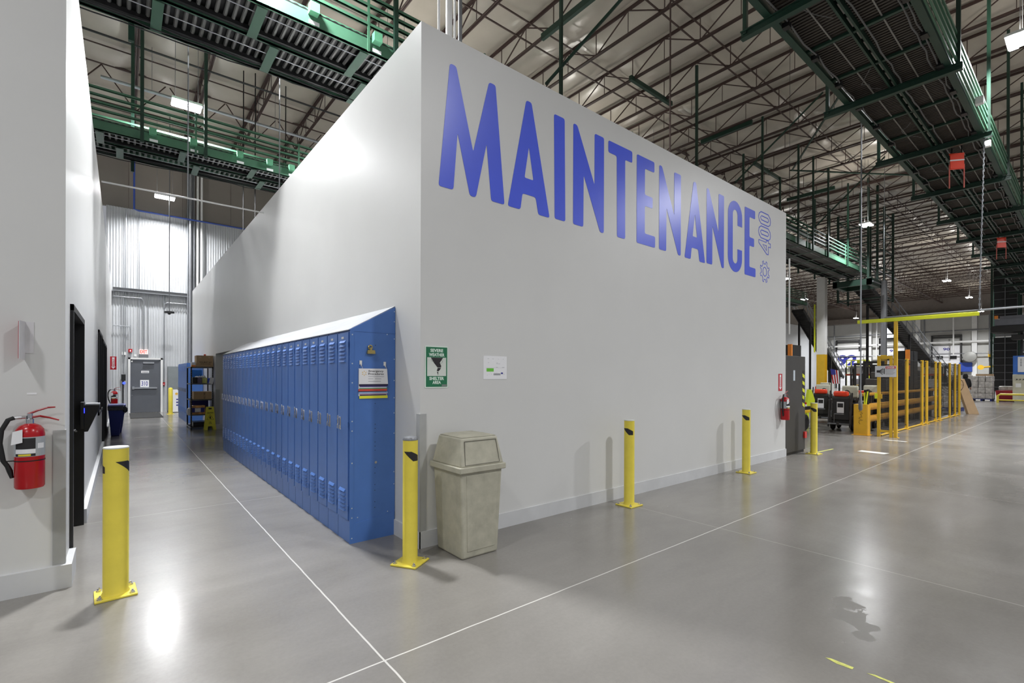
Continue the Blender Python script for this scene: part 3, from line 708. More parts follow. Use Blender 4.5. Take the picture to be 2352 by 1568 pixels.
# things on the end panel
Y0 = .506
t = thing('bulldog_clip', 'brass bulldog clip stuck on the locker end panel', 'clip', (-.265, Y0, 1.80))
MB(t).prism([(-.04, 0), (.04, 0), (.036, .035), (-.034, .035)], (-.26, Y0, 1.775), (1,0,0), (0,0,1), .03).build('jaw', BRASS, bevel=.003)
MB(t).torus((-.265, Y0-.012, 1.838), .018, .006, 'Y', 18, 6).b6(-.275, -.255, Y0-.03, Y0, 1.808, 1.835).build('handle', BRASS, smooth=True)
hook0 = thing('adhesive_hook', 'white adhesive hook at the upper left of the emergency flip chart', 'hook', (-.355, Y0, 1.68))
MB(hook0).b6(-.367, -.343, Y0-.006, Y0, 1.672, 1.71).path([(-.355, Y0-.006, 1.69), (-.355, Y0-.014, 1.672), (-.355, Y0-.02, 1.658), (-.355, Y0-.024, 1.668)], .005, 6).build('hook', WHITE, bevel=.002)
dup(hook0, (-.115, Y0, 1.672), 'white adhesive hook at the upper right of the emergency flip chart')
t = thing('flip_chart', 'hanging emergency procedures flip chart with coloured tabs', 'chart', (-.235, Y0, 1.6))
MB(t).b6(-.375, -.095, Y0-.004, Y0, 1.375, 1.635).build('back_board', PAPER)
MB(t).prism([(-.375, 1.487), (-.085, 1.487), (-.095, 1.635), (-.375, 1.635)], (0, Y0-.009, 0), (1,0,0), (0,0,1), .004).build('cover_sheet', PAPER)
for k, (c, h) in enumerate([((36, 30, 66), .016), ((60, 40, 110), .01), ((206, 212, 226), .012), ((86, 150, 92), .008), ((214, 74, 58), .02), ((50, 36, 80), .008), ((150, 178, 214), .016), ((196, 160, 170), .008), ((66, 50, 90), .012), ((232, 230, 60), .028)]):
    z = 1.486 - sum([.016,.01,.012,.008,.02,.008,.016,.008,.012,.028][:k]) ; z1 = z; z0 = z-h*.92
    MB(t).b6(-.372+.008*math.sin(k), -.092+.008*math.cos(k*2), Y0-.006-.0012*(10-k)*.3, Y0-.004, z0*1.0-.012+.012, z1).build('tab', pm('tab_%d' % k, c, .5, var=.02))
text(t, 'Emergency\nProcedures', (-.208, Y0-.0132, 1.598), (1,0,0), (0,0,1), INK, h=.046, w=.155, bold=.01, align='CENTER')
m = MB(t); 
for k in range(6):
    a = PI/2 + k*PI/3; c = Vector((-.325, Y0-.0132, 1.59)); d = Vector((math.cos(a), 0, math.sin(a))); m.bar(c+d*.011, c+d*.024, .0012, .005)
m.build('spark_symbol', pm('spark_yellow', (226, 180, 60), .5))
m = MB(t)
for z, a, b in ((1.557, -.285, -.125), (1.535, -.285, -.235), (1.535, -.22, -.155), (1.512, -.285, -.16)): m.b6(a, b, Y0-.0136, Y0-.013, z, z+.004)
m.build('small_print', pm('grey_print', (150, 150, 156), .6))
m = MB(t)
for x in (-.355, -.115): m.path([(x, Y0-.022, 1.662), (x+.012, Y0-.015, 1.645), (x+.01, Y0-.01, 1.628)], .0018, 5)
m.build('hanging_loop', WHITE)

# ------------------------------------------------------------------ waste bin
t = thing('waste_bin', 'stained beige plastic waste bin with domed swing-door lid against the wall', 'waste bin', (.325, -.28, 0))
X0, X1, YA, YB = .105, .555, -.515, -.045
m = MB(t).frus((X0+.035, X1-.035, YA+.03, YB-.03), (X0+.004, X1-.004, YA+.004, YB-.004), 0, .775); m.build('bin_body', BEIGE, bevel=.018, seg=3)
MB(t).add([(X0+.085, YA+.024, .06), (X1-.075, YA+.024, .06), (X1-.055, YA+.002, .72), (X0+.06, YA+.002, .72), (X0+.085, YA+.06, .06), (X1-.075, YA+.06, .06), (X1-.055, YA+.06, .72), (X0+.06, YA+.06, .72)], [(0,1,2,3),(4,7,6,5),(0,4,5,1),(1,5,6,2),(2,6,7,3),(3,7,4,0)]).build('front_panel', BEIGE, bevel=.004)
MB(t).b6(X0-.02, X1+.02, YA-.02, YB+.02, .742, .795).build('lid_rim', BEIGE, bevel=.008)
MB(t).frus((X0-.005, X1+.005, YA-.005, YB+.005), (X0+.035, X1-.035, YA+.045, YB-.045), .79, 1.035).frus((X0+.035, X1-.035, YA+.045, YB-.045), (X0+.09, X1-.09, YA+.10, YB-.10), 1.035, 1.052).build('lid_dome', BEIGE, bevel=.016, seg=3)
dd = MB(t).add([(X0+.05, YA+.002, .815), (X1-.05, YA+.002, .815), (X1-.065, YA+.036, 1.0), (X0+.065, YA+.036, 1.0), (X0+.05, YA+.03, .815), (X1-.05, YA+.03, .815), (X1-.065, YA+.07, 1.0), (X0+.065, YA+.07, 1.0)], [(0,1,2,3),(4,7,6,5),(0,4,5,1),(1,5,6,2),(2,6,7,3),(3,7,4,0)]).build('swing_door', BEIGE, bevel=.006)
m = MB(t)
c = [(X0+.043, YA-.001, .808), (X1-.043, YA-.001, .808), (X1-.058, YA+.034, 1.007), (X0+.058, YA+.034, 1.007)]
for i in range(4): m.bar(c[i], c[(i+1)%4], .004, .004)
m.build('door_groove', pm('groove', (96, 94, 84), .7))

# ------------------------------------------------------------------ signs on the front wall
t = thing('shelter_sign', 'green severe weather shelter area sign by the wall corner', 'sign', (.168, 0, 1.65))
MB(t).prism(fillet([(.045,1.455),(.292,1.455),(.292,1.845),(.045,1.845)], .012), (0, -.0, 0), (1,0,0), (0,0,1), .004).build('sign_plate', pm('sign_white', (214, 226, 216), .4))
MB(t).prism([(.056,1.466),(.281,1.466),(.281,1.834),(.056,1.834)], (0, -.004, 0), (1,0,0), (0,0,1), .0008).build('green_field', SIGNG)
MB(t).prism([(.068,1.566),(.269,1.566),(.269,1.738),(.068,1.738)], (0, -.0048, 0), (1,0,0), (0,0,1), .0006).build('white_field', pm('sign_white2', (208, 214, 206), .4))
TW = pm('sign_letter', (222, 238, 226), .4)
for s, z, w_ in (('SEVERE', 1.803, .135), ('WEATHER', 1.763, .165), ('SHELTER', 1.543, .155), ('AREA', 1.507, .09)):
    text(t, s, (.168, -.005, z), (1,0,0), (0,0,1), TW, h=.030, w=w_, bold=.035)
m = MB(t); m.prism([(.105,1.737),(.235,1.737),(.200,1.69),(.215,1.66),(.212,1.645),(.176,1.645),(.136,1.69)], (0,-.0055,0), (1,0,0), (0,0,1), .0006)
m.prism([(.178,1.641),(.213,1.641),(.200,1.622),(.184,1.609),(.168,1.614)], (0,-.0055,0), (1,0,0), (0,0,1), .0006).prism([(.170,1.606),(.184,1.604),(.182,1.572)], (0,-.0055,0), (1,0,0), (0,0,1), .0006)
m.build('tornado_symbol', INK)
MB(t).path([(.142,-.006,1.698),(.115,-.006,1.704),(.106,-.006,1.718),(.122,-.006,1.72)], .0012, 4).path([(.196,-.006,1.684),(.226,-.006,1.69),(.232,-.006,1.704),(.218,-.006,1.712)], .0012, 4).b6(.222,.275,-.0056,-.005,1.468,1.488).build('fine_line', pm('grey_print2', (120, 130, 124), .6))
t = thing('floor_plan_sheet', 'white printed floor plan sheet taped on the wall', 'paper', (.85, 0, 1.65))
MB(t).b6(.705, 1.002, -.003, 0, 1.535, 1.77).build('sheet', PAPER)
MB(t).b6(.742, .832, -.0036, -.003, 1.612, 1.646).build('green_block', pm('plan_green', (104, 190, 60), .5))
MB(t).b6(.925, .952, -.0036, -.003, 1.588, 1.604).build('blue_block', NAVY)
m = MB(t); random.seed(3)
for k in range(26):
    x, z = random.uniform(.74, .96), random.choice([1.74, 1.70, 1.69, 1.655, 1.60, 1.585, 1.575]); m.b6(x, x+random.uniform(.004, .02), -.0035, -.003, z, z+.003)
m.b6(.735, .97, -.0035, -.003, 1.650, 1.6512).b6(.83, .92, -.0035, -.003, 1.575, 1.595)
m.build('plan_lines', pm('plan_grey', (160, 162, 166), .6))
random.seed(11)

# ------------------------------------------------------------------ fire extinguishers and their signs
def extinguisher(x, y, z, r, h, lab, back, rz=0, full=True):
    """cylinder standing off a wall behind it (+y local)"""
    t = thing('fire_extinguisher', lab, 'fire extinguisher', (x, y, z), 'red fire extinguishers')
    MB(t).lathe((x,y,z), [(r*.92, 0), (r, .012), (r, h*.84), (r*.93, h*.91), (r*.7, h*.965), (r*.32, h)], 36).build('cylinder', RED, smooth=True)
    MB(t).lathe((x,y,z), [(r+.0006, h*.50), (r+.0008, h*.80)], 36).build('label_band', pm('ext_label', (170, 174, 178), .4))
    n = 8; m = MB(t); m2 = MB(t); m3 = MB(t)
    def patch(mm, a0, a1, z0, z1, e):
        vs = []; 
        for i in range(n+1):
            a = a0+(a1-a0)*i/n; vs += [(x+(r+e)*math.cos(a), y+(r+e)*math.sin(a), z+h*z0), (x+(r+e)*math.cos(a), y+(r+e)*math.sin(a), z+h*z1)]
        mm.add(vs, [(2*i, 2*i+2, 2*i+3, 2*i+1) for i in range(n)])
    patch(m, -2.5, -1.1, .62, .785, .0014); patch(m, -2.5, -1.1, .508, .545, .0014); m.build('label_print', INK)
    patch(m2, -2.5, -1.1, .55, .615, .0016); patch(m2, -.95, -.4, .62, .70, .0014); m2.build('label_icons', PAPER)
    patch(m3, -2.25, -1.4, .512, .54, .0022); m3.build('label_stripe', pm('yellow_print', (226, 206, 60), .5))
    MB(t).lathe((x,y,z), [(r+.002, h*.425), (r+.002, h*.44)], 30).b6(x-r-.05, x-r, y-.006, y+.006, z+h*.425, z+h*.44).build('strap', BLACK)
    MB(t).lathe((x,y,z), [(r*.3, h*.97), (r*.3, h+.03), (r*.2, h+.035), (r*.2, h+.07)], 14).tube((x-r*.2, y, z+h+.045), (x-r*.6, y, z+h+.045), .011).build('valve', CHROME, smooth=True)
    m = MB(t)
    m.path([(x-.01, y, z+h+.04), (x+.05, y, z+h+.05), (x+.10, y, z+h+.035), (x+.15, y, z+h+.015)], [.009, .008, .007, .005], 6).path([(x-.01, y, z+h+.065), (x+.04, y, z+h+.09), (x+.09, y, z+h+.108), (x+.13, y, z+h+.11)], [.009, .008, .007, .005], 6)
    m.build('handle', pm('handle_red', (150, 20, 28), .3))
    MB(t).tube((x-r*.5, y-.0, z+h+.045), (x-r*1.0, y, z+h+.042), .012).build('hose_fitting', CHROME)
    MB(t).path([(x-r*1.0, y, z+h+.042), (x-r*1.35, y-.01, z+h+.03), (x-r*1.75, y-.01, z+h-.04), (x-r*1.85, y-.01, z+h-.13), (x-r*1.65, y-.005, z+h-.25), (x-r*1.4, y, z+h*.36)], .014, 10).build('hose', RUB, smooth=True)
    MB(t).path([(x-r*1.4, y, z+h*.36), (x-r*1.25, y, z+h*.28), (x-r*1.12, y, z+h*.17)], [.014, .016, .010], 10).build('nozzle', BLACK, smooth=True)
    MB(t).prism([(-.03, -.05), (.03, -.035), (.03, .055), (-.022, .04)], (x-r*.72, y-r*.9, z+h*.80), (.95, -.3, 0), (0,0,1), .002).build('inspection_tag', PAPER)
    MB(t).b6(x-.02, x+.02, y+.0+r-.004, back, z+h*.72, z+h*.9).build('wall_bracket', GREYM)
    return t
extinguisher(-2.60, .86, .775, .078, .45, 'red fire extinguisher on the near left wall in the foreground', .95)
extinguisher(7.80, -.085, .74, .075, .44, 'red fire extinguisher on the far end of the maintenance wall', 0)
def arrow_sign(o, U, V, w_, h_, lab, flat=True):
    o = Vector(o); U = Vector(U); V = Vector(V); N = U.cross(V)
    t = thing('extinguisher_sign', lab, 'sign', o, 'fire extinguisher arrow signs')
    MB(t).prism([(-w_/2,-h_/2),(w_/2,-h_/2),(w_/2,h_/2),(-w_/2,h_/2)], o, U, V, .003).build('sign_plate', RED if False else pm('sign_red', (184, 30, 46), .4))
    a, b = w_*.36, h_*.44
    MB(t).prism([(-a*.55,b),(-a*.55,-b*.62),(-a*.95,-b*.62),(0,-b),(a*.95,-b*.62),(a*.55,-b*.62),(a*.55,b)], o+N*.003, U, V, .0008).build('arrow', PAPER)
    text(t, 'FIRE\nEXTINGUISHER'.replace('FIRE\n', ''), o+N*.0040, -V if True else V, U, pm('sign_red', (184, 30, 46), .4), h=w_*.28, w=h_*.6, bold=.02)
    return t
arrow_sign((7.785, -.001, 1.46), (1,0,0), (0,0,1), .17, .33, 'red arrow sign above the extinguisher at the wall end')
# projecting V-shaped sign at far left
t = thing('projecting_sign', 'pale V-shaped projecting sign on the left wall above the extinguisher', 'sign', (-2.61, .95, 1.8))
MB(t).bar((-2.652, .835, 1.81), (-2.636, .948, 1.81), .004, .27).build('projecting_panel', pm('translucent_white', (206, 204, 206), .4))
MB(t).bar((-2.6555, .835, 1.81), (-2.6395, .948, 1.81), .002, .26).build('red_face', pm('sign_red', (184, 30, 46), .4))
MB(t).b6(-2.64, -2.59, .945, .95, 1.72, 1.945).build('wall_flange', pm('translucent_white', (206, 204, 206), .4))
tag(MB(o=(-2.6, .95, 1.43)).b6(-2.625, -2.575, .9485, .95, 1.425, 1.438).build('wall_label', PAPER, None), 'tiny pale label strip stuck on the near left wall', 'label')
# clocking device on the corridor wall
t = thing('wall_terminal', 'black wedge-shaped terminal tray on the left corridor wall', 'terminal', (XL, 2.65, 1.1))
MB(t).b6(XL, XL+.03, 2.58, 2.77, 1.02, 1.29).build('back_plate', BLACK, bevel=.004)
MB(t).prism([(.03, .99), (.06, .99), (.15, 1.23), (.15, 1.26), (.03, 1.26)], (XL, 2.75, 0), (1,0,0), (0,0,1), .16).build('tray_body', BLACK, bevel=.004)
MB(t).b6(XL+.04, XL+.15, 2.60, 2.74, 1.262, 1.275).build('tray_top', pm('tray_top', (196, 198, 204), .4))
MB(t).b6(XL+.03, XL+.036, 2.575, 2.58, 1.18, 1.23).build('light_strip', pm('blue_glow', (40, 50, 230), .4, emit=(50, 60, 255), es=2.5))

# ------------------------------------------------------------------ dark sliding door at the wall end
t = thing('dark_panel_door', 'dark charcoal door leaf standing past the end of the maintenance wall', 'door', (8.55, .04, 0))
MB(t).b6(8.06, 9.04, .0, .07, .05, 1.99).build('door_leaf', pm('charcoal_panel', (62, 60, 58), .5, var=.12), bevel=.006)
MB(t).b6(8.06, 9.0, .01, .06, 0, .05).build('bottom_guide', BLACK)
m = MB(t); m.b6(8.885, 9.0, -.002, 0, .95, 1.70); m.build('hazard_tape', INK)
m = MB(t)
for k in range(5): m.prism([(8.885, .97+.15*k), (9.0, .93+.15*k), (9.0, 1.0+.15*k), (8.885, 1.04+.15*k)], (0, -.0025, 0), (1,0,0), (0,0,1), .0008)
m.build('hazard_stripe', NYEL)
MB(t).b6(8.42, 8.50, -.002, 0, 1.49, 1.70).build('sticker', pm('sticker', (196, 206, 214), .4))
MB(t).b6(8.95, 9.05, -.03, 0, .29, .42).build('red_reflector', pm('reflector', (220, 50, 44), .3))
MB(t).tube((8.93, -.03, 1.15), (8.93, -.03, 1.08), .012).build('door_handle', CHROME)
t = thing('black_cabinet', 'tall black cabinet with an orange edge rising above the dark door', 'cabinet', (9.95, .62, 0))
MB(t).b6(9.72, 10.22, .50, .9, 0, 2.30).build('cabinet_body', BLACK, bevel=.006); MB(t).b6(9.66, 9.72, .50, .58, 1.6, 2.31).build('orange_edge', pm('orange', (236, 140, 50), .45))

# ------------------------------------------------------------------ corridor end
Yb = 21.16
d = thing('exit_door', 'grey metal exit door numbered 310 at the end of the corridor', 'door', (-1.33, Yb, 0))
m = MB(d); m.b6(-1.90, -1.83, Yb-.10, Yb, 0, 2.27).b6(-.83, -.76, Yb-.10, Yb, 0, 2.27).b6(-1.90, -.76, Yb-.10, Yb, 2.2, 2.27); m.build('door_frame', WHITE)
MB(d).b6(-1.83, -1.79, Yb-.09, Yb-.02, 0, 2.2).b6(-.87, -.83, Yb-.09, Yb-.02, 0, 2.2).b6(-1.83, -.83, Yb-.09, Yb-.02, 2.15, 2.2).b6(-1.79, -.87, Yb-.06, Yb-.02, .01, 2.15).build('door_leaf', DGREY)
MB(d).b6(-1.73, -.95, Yb-.12, Yb-.07, .985, 1.045).b6(-1.77, -1.70, Yb-.13, Yb-.06, .96, 1.08).build('push_bar', GALV, bevel=.004)
s = MB(d).b6(-1.51, -1.22, Yb-.064, Yb-.06, 1.06, 1.35).build('number_sign', PAPER)
text(s, '310', (-1.365, Yb-.066, 1.205), (1,0,0), (0,0,1), NAVY, h=.19, w=.21, bold=.012)
s = MB(d).b6(-1.48, -1.22, Yb-.064, Yb-.06, 1.64, 1.73).build('notice', PAPER); MB(s, ORG[d.name]).b6(-1.46, -1.24, Yb-.067, Yb-.065, 1.67, 1.69).build('print_line', INK)
MB(d).b6(-1.42, -1.05, Yb-.12, Yb-.06, 2.03, 2.10).build('door_closer', GALV); MB(d).b6(-1.80, -1.76, Yb-.1, Yb-.05, 2.08, 2.14).build('sensor', WHITE)
MB(d).lathe((-1.775, Yb-.07, .72), [(.025, 0), (.025, .02)], 10, 'Y').build('lock', CHROME)
t = thing('exit_sign', 'lit red exit sign above the numbered door', 'sign', (-1.40, Yb, 2.53))
MB(t).b6(-1.54, -1.26, Yb-.08, Yb-.02, 2.42, 2.62).build('housing', pm('exit_white', (240, 226, 224), .5, emit=(255, 210, 200), es=.5))
text(t, 'EXIT', (-1.40, Yb-.082, 2.52), (1,0,0), (0,0,1), pm('exit_red', (236, 60, 50), .5, emit=(255, 60, 40), es=1.2), h=.14, w=.24, bold=.03)
tag(MB(o=(-1.44, Yb, 2.33)).b6(-1.56, -1.24, Yb-.09, Yb, 2.28, 2.40).build('emergency_light_box', GREYM, None), 'grey box directly below the exit sign', 'box')
t = thing('fire_strobe', 'small red strobe box left of the exit sign', 'alarm', (-1.83, Yb, 2.55)); MB(t).b6(-1.89, -1.77, Yb-.09, Yb, 2.48, 2.62).build('housing', RED); MB(t).b6(-1.85, -1.81, Yb-.1, Yb-.09, 2.51, 2.58).build('lens', PAPER)
tag(MB(o=(-2.03, Yb, 2.43)).b6(-2.10, -1.97, Yb-.08, Yb, 2.37, 2.49).build('junction_box', WHITE, None), 'small white box on the back wall left of the door', 'box')
tag(MB(o=(-1.68, Yb, 2.36)).b6(-1.71, -1.64, Yb-.08, Yb, 2.32, 2.41).build('junction_box', WHITE, None), 'tiny white box at the upper left of the door frame', 'box')
t = thing('alarm_pull_station', 'red alarm pull station right of the numbered door', 'alarm', (-.72, Yb, 1.18)); MB(t).b6(-.77, -.68, Yb-.07, Yb, 1.12, 1.25).build('housing', RED); MB(t).b6(-.75, -.70, Yb-.085, Yb-.07, 1.16, 1.18).build('pull_bar', WHITE)
t = thing('card_reader_post', 'slim black reader post left of the numbered door', 'post', (-2.06, 20.9, 0))
MB(t).b6(-2.085, -2.035, 20.86, 20.9, .01, 1.2).b6(-2.13, -1.99, 20.82, 20.94, 0, .012).build('post', BLACK); MB(t).b6(-2.12, -1.98, 20.80, 20.92, 1.32, 1.58).b6(-2.09, -2.03, 20.83, 20.9, 1.15, 1.32).build('reader_head', BLACK)
MB(t).lathe((-2.03, 20.79, 1.23), [(.05, 0), (.05, .02)], 16, 'Y').build('blue_button', pm('blue_lamp', (40, 60, 240), .4, emit=(60, 80, 255), es=2))
t = thing('electrical_cabinet', 'tall grey metal cabinet right of the numbered door', 'cabinet', (-.35, 20.9, 0))
MB(t).b6(-.60, -.02, 20.75, 21.15, .05, 1.92).build('cabinet_body', pm('cabinet_grey', (124, 130, 132), .45)); MB(t).b6(-.55, -.45, 20.745, 20.75, 1.78, 1.84).build('label', PAPER); MB(t).b6(-.585, -.035, 20.74, 20.75, .08, 1.89).build('cabinet_door', pm('cabinet_grey', (124, 130, 132), .45))
t = thing('bollard', 'slim yellow bollard at the far end of the corridor', 'bollard', (-.59, 19.5, 0), 'yellow safety bollards')
MB(t).lathe((-.59, 19.5, 0), [(.075, 0), (.075, 1.0), (.06, 1.04), (.02, 1.06)], 20).build('pole', YEL, smooth=True); MB(t).b6(-.71, -.47, 19.38, 19.62, 0, .012).build('base_plate', YEL)
t = thing('safety_poster_board', 'white poster board with a sun drawing leaning by the far lockers', 'poster', (-.30, 20.4, 0))
MB(t).b6(-.46, -.06, 20.38, 20.40, .03, .96).build('board', PAPER); MB(t).lathe((-.33, 20.375, .78), [(.05, 0), (.05, .003)], 16, 'Y').build('sun_drawing', pm('sun', (224, 176, 70), .5))
m = MB(t)
for z in (.52, .40, .28): m.b6(-.34, -.2, 20.376, 20.38, z, z+.05)
m.build('print_block', NAVY)
tag(MB(o=(-1.4, 19.3, 0)).b6(-1.86, -.90, 17.9, 20.7, .002, .014).build('door_mat', pm('mat', (52, 52, 52), .95, var=.3, scale=20, bump=.5), None), 'dark ribbed floor mat in front of the numbered door', 'mat')
# structure on the back wall
struct('trim_2', MB().b6(-2.39, .10, Yb-.16, Yb-.03, 4.93, 5.07).b6(-2.39, .10, Yb-.20, Yb-.02, 5.06, 5.075).b6(-2.39, .10, Yb-.20, Yb-.02, 4.925, 4.94), GREYM)
t = thing('steel_column', 'grey steel column against the back wall beside the corridor wall', 'column', (.2, 20.95, 0))
MB(t).b6(.08, .10, 20.85, 21.1, 0, 11.9).b6(.30, .32, 20.85, 21.1, 0, 11.9).b6(.08, .32, 20.97, 20.99, 0, 11.9).build('column', pm('column_grey', (138, 140, 144), .4), )
MB(t).tube((.17, 20.82, 0), (.17, 20.82, 11.9), .05, 14).build('conduit', pm('conduit_grey', (150, 152, 156), .3, .5), smooth=True)
for x, lab in ((.45, 'pale vertical pipe right of the grey column, the nearer to it'), (.60, 'pale vertical pipe right of the grey column, the farther from it')):
    pipe('riser_pipe', [(x, 21.0, 0), (x, 21.0, 11.9)], .045, WHITE, lab)
pipe('pipe', [(-1.73, 20.72, 11.8), (-1.73, 20.72, 8.25), (-1.60, 20.72, 8.22), (5, 20.72, 8.22)], .035, pm('pipe_blue', (48, 74, 150), .4), 'blue air pipe dropping and turning along the back wall')
k = 0
for x, z0, z1, r in ((-2.05, 1.6, 4.9, .018), (-1.98, 2.5, 8.3, .014), (-1.55, 2.6, 8.3, .014), (-1.25, 2.65, 4.9, .012), (-.72, 1.25, 4.9, .02), (-1.83, 2.65, 3.6, .014)):
    lab = ['leftmost conduit dropping to the reader post', 'conduit dropping to the small white box on the back wall', 'conduit dropping from high on the wall to the exit sign', 'thin conduit just right of the exit sign', 'conduit dropping to the red pull station', 'short conduit dropping to the red strobe'][k]; k += 1
    pipe('wall_conduit', [(x, 21.08, z0), (x, 21.08, z1)], r, GALV, lab, 8)
pipe('wall_conduit', [(-1.40, 21.06, 2.6), (-1.40, 21.06, 4.6), (-1.48, 21.06, 4.72), (-2.38, 21.06, 4.72)], .02, GALV, 'curved conduit above the exit sign turning left', 8)
pipe('wall_conduit', [(-.72, 21.05, 4.4), (-.70, 21.05, 4.55), (-.62, 21.05, 4.62), (.05, 21.05, 4.62)], .018, GALV, 'curved conduit under the grey wall beam turning right', 8)
pipe('wall_conduit', [(-1.83, 21.06, 3.4), (-1.86, 21.06, 3.52), (-2.38, 21.06, 3.55)], .018, GALV, 'curved conduit at the left part of the back wall', 8)

# far lockers in the corridor
fl = thing('corridor_locker', '', 'locker', (-.45, 0, 0), 'blue lockers beyond the wire rack')
MB(fl).b6(-.45, -.01, .002, .298, 0, 1.96).build('body', BLUE)
m = MB(fl).b6(-.462, -.45, .012, .288, .2, 1.94)
for z0 in (.3, 1.7):
    for q in range(5): m.b6(-.47, -.462, .09, .21, z0+q*.036, z0+q*.036+.018)
d = m.build('door', BLUE); MB(d, ORG[fl.name]).b6(-.485, -.462, .19, .24, 1.0, 1.12).build('handle', CHROME)
for i in range(10):
    lab = 'blue locker beyond the wire rack, %s in its short row' % (ORD[i] if i < 9 else 'last')
    if i == 0: fl.location = (-.45, 14.9, 0); fl['label'] = lab
    else: dup(fl, (-.45, 14.9+.3*i, 0), lab)

# wire rack and what stands on it
RX0, RX1, RY0, RY1 = -.58, -.03, 12.45, 13.5
t = thing('shelving_rack', 'black perforated metal shelving rack beside the corridor wall', 'rack', (-.3, 12.95, 0))
for x in (RX0, RX1-.03):
    for y in (RY0, RY1-.03):
        m = MB(t); m.b6(x, x+.035, y, y+.006, 0, 1.80).b6(x if x < -.3 else x+.029, x+.006 if x < -.3 else x+.035, y, y+.035, 0, 1.80)
        m.build('post', DARK)
m = MB(t)
for x in (RX0, RX1-.03):
    for q in range(33): m.b6(x+.012, x+.022, RY0-.001, RY0, .06+q*.052, .085+q*.052)
m.build('slot_row', pm('slot', (150, 150, 150), .6))
SH = [.07, .43, .86, 1.32, 1.80]
for z in SH:
    m = MB(t); m.b6(RX0, RX1, RY0, RY0+.02, z-.03, z).b6(RX0, RX1, RY1-.02, RY1, z-.03, z).b6(RX0, RX0+.02, RY0, RY1, z-.03, z).b6(RX1-.02, RX1, RY0, RY1, z-.03, z)
    for q in range(26): m.b6(RX0, RX1, RY0+.04*q+.01, RY0+.04*q+.014, z-.008, z-.003)
    m.build('shelf', pm('shelf_grey', (96, 96, 98), .4, .3))
t = thing('cardboard_box', 'open-handled cardboard box printed WAL-MART standing on the rack top', 'box', (-.24, 12.7, 1.80))
MB(t).b6(-.44, -.03, 12.47, 12.95, 1.80, 2.13).build('carton', CARD, bevel=.004)
text(t, 'WAL-MART #10', (-.22, 12.468, 1.935), (1,0,0), (0,0,1), pm('brown_ink', (70, 56, 44), .7), h=.04, w=.30, bold=.02); text(t, 'RETURN FOR REUSE', (-.22, 12.468, 1.885), (1,0,0), (0,0,1), pm('brown_ink', (70, 56, 44), .7), h=.024, w=.24, bold=.02)
MB(t).b6(-.37, -.32, 12.466, 12.469, 2.06, 2.075).b6(-.15, -.10, 12.466, 12.469, 2.06, 2.075).build('hand_hole', pm('pale_card', (214, 190, 160), .8))
tag(MB(o=(-.22, 12.6, 2.13)).b6(-.25, -.2, 12.55, 12.62, 2.13, 2.17).build('orange_block', ORED, None), 'small orange piece lying on the printed cardboard box', 'item')
t = thing('small_carton', 'white and orange carton on the left of the rack top', 'box', (-.51, 12.6, 1.80)); MB(t).b6(-.56, -.46, 12.48, 12.7, 1.80, 1.93).build('carton', PAPER); MB(t).b6(-.56, -.46, 12.478, 12.48, 1.80, 1.85).build('orange_band', pm('orange', (236, 140, 50), .45))
t = thing('cardboard_box', 'cardboard box lettered roll towel on the middle rack shelf', 'box', (-.28, 12.7, .86)); MB(t).b6(-.50, -.06, 12.5, 12.95, .862, 1.085).build('carton', CARD, bevel=.004)
text(t, 'ROLL TOWEL', (-.24, 12.498, .975), (0,0,1), (-1,0,0), pm('brown_ink', (70, 56, 44), .7), h=.045, w=.18, bold=.02)
items = [('black_bag', -.53, -.42, 1.322, 1.50, BLACK, 'black soft case at the left of the second shelf', 'bag'), ('tissue_box', -.41, -.30, 1.322, 1.50, pm('purple_box', (110, 100, 126), .6, var=.3, scale=30), 'purple patterned tissue box on the second shelf', 'box'),
         ('tissue_box', -.29, -.17, 1.322, 1.48, pm('yellow_box', (204, 208, 130), .6, var=.2, scale=30), 'yellow-green patterned tissue box on the second shelf', 'box'), ('tissue_box', -.165, -.09, 1.322, 1.475, pm('blue_box', (62, 90, 210), .6, var=.3, scale=30), 'bright blue box at the right of the second shelf', 'box')]
for n, a, b, z0, z1, mt, lab, ct in items: tag(MB(o=((a+b)/2, 12.6, z0)).b6(a, b, 12.5, 12.72, z0, z1).build(n, mt, None, bevel=.01), lab, ct)
tag(MB(o=(-.06, 12.45, 1.33)).box((-.075, 12.44, 1.40), (.10, .004, .19), ry=.22).build('hanging_sheet', PAPER, None), 'white sheet clipped at the right front of the second shelf', 'paper')
m = MB(o=(-.40, 12.8, 1.33))
for q in range(9): m.lathe((-.42+.03*q, 12.8+.02*math.sin(q*2), 1.45+.03*math.sin(q*3)), [(.005, 0), (.03, .015), (.035, .04), (.02, .07), (.004, .08)], 7)
tag(m.build('white_cloth', PAPER, None, smooth=True), 'crumpled white cloth on the second rack shelf', 'cloth')
tag(MB(o=(-.3, 13.3, 1.33)).b6(-.50, -.22, 13.2, 13.4, 1.322, 1.72).build('blue_crate', pm('bright_blue', (36, 110, 200), .5), None, bevel=.01), 'bright blue box at the back of the second shelf', 'box')
t = thing('colourful_carton', 'colourful carton with purple panel on the lower rack shelf', 'box', (-.38, 12.65, .43)); MB(t).b6(-.55, -.22, 12.5, 12.8, .432, .68).build('carton', pm('carton_multi', (206, 150, 86), .5, var=.5, scale=9))
MB(t).b6(-.54, -.235, 12.498, 12.5, .49, .62).build('purple_panel', NAVY); MB(t).b6(-.47, -.33, 12.496, 12.498, .50, .61).build('white_panel', PAPER)
m = MB(o=(-.6, 12.6, .43)); m.lathe((-.60, 12.6, .40), [(.01, 0), (.055, .03), (.07, .12), (.05, .2), (.01, .23)], 10); tag(m.build('white_bag', PAPER, None, smooth=True), 'white plastic bag bulging from the lower left of the rack', 'bag')
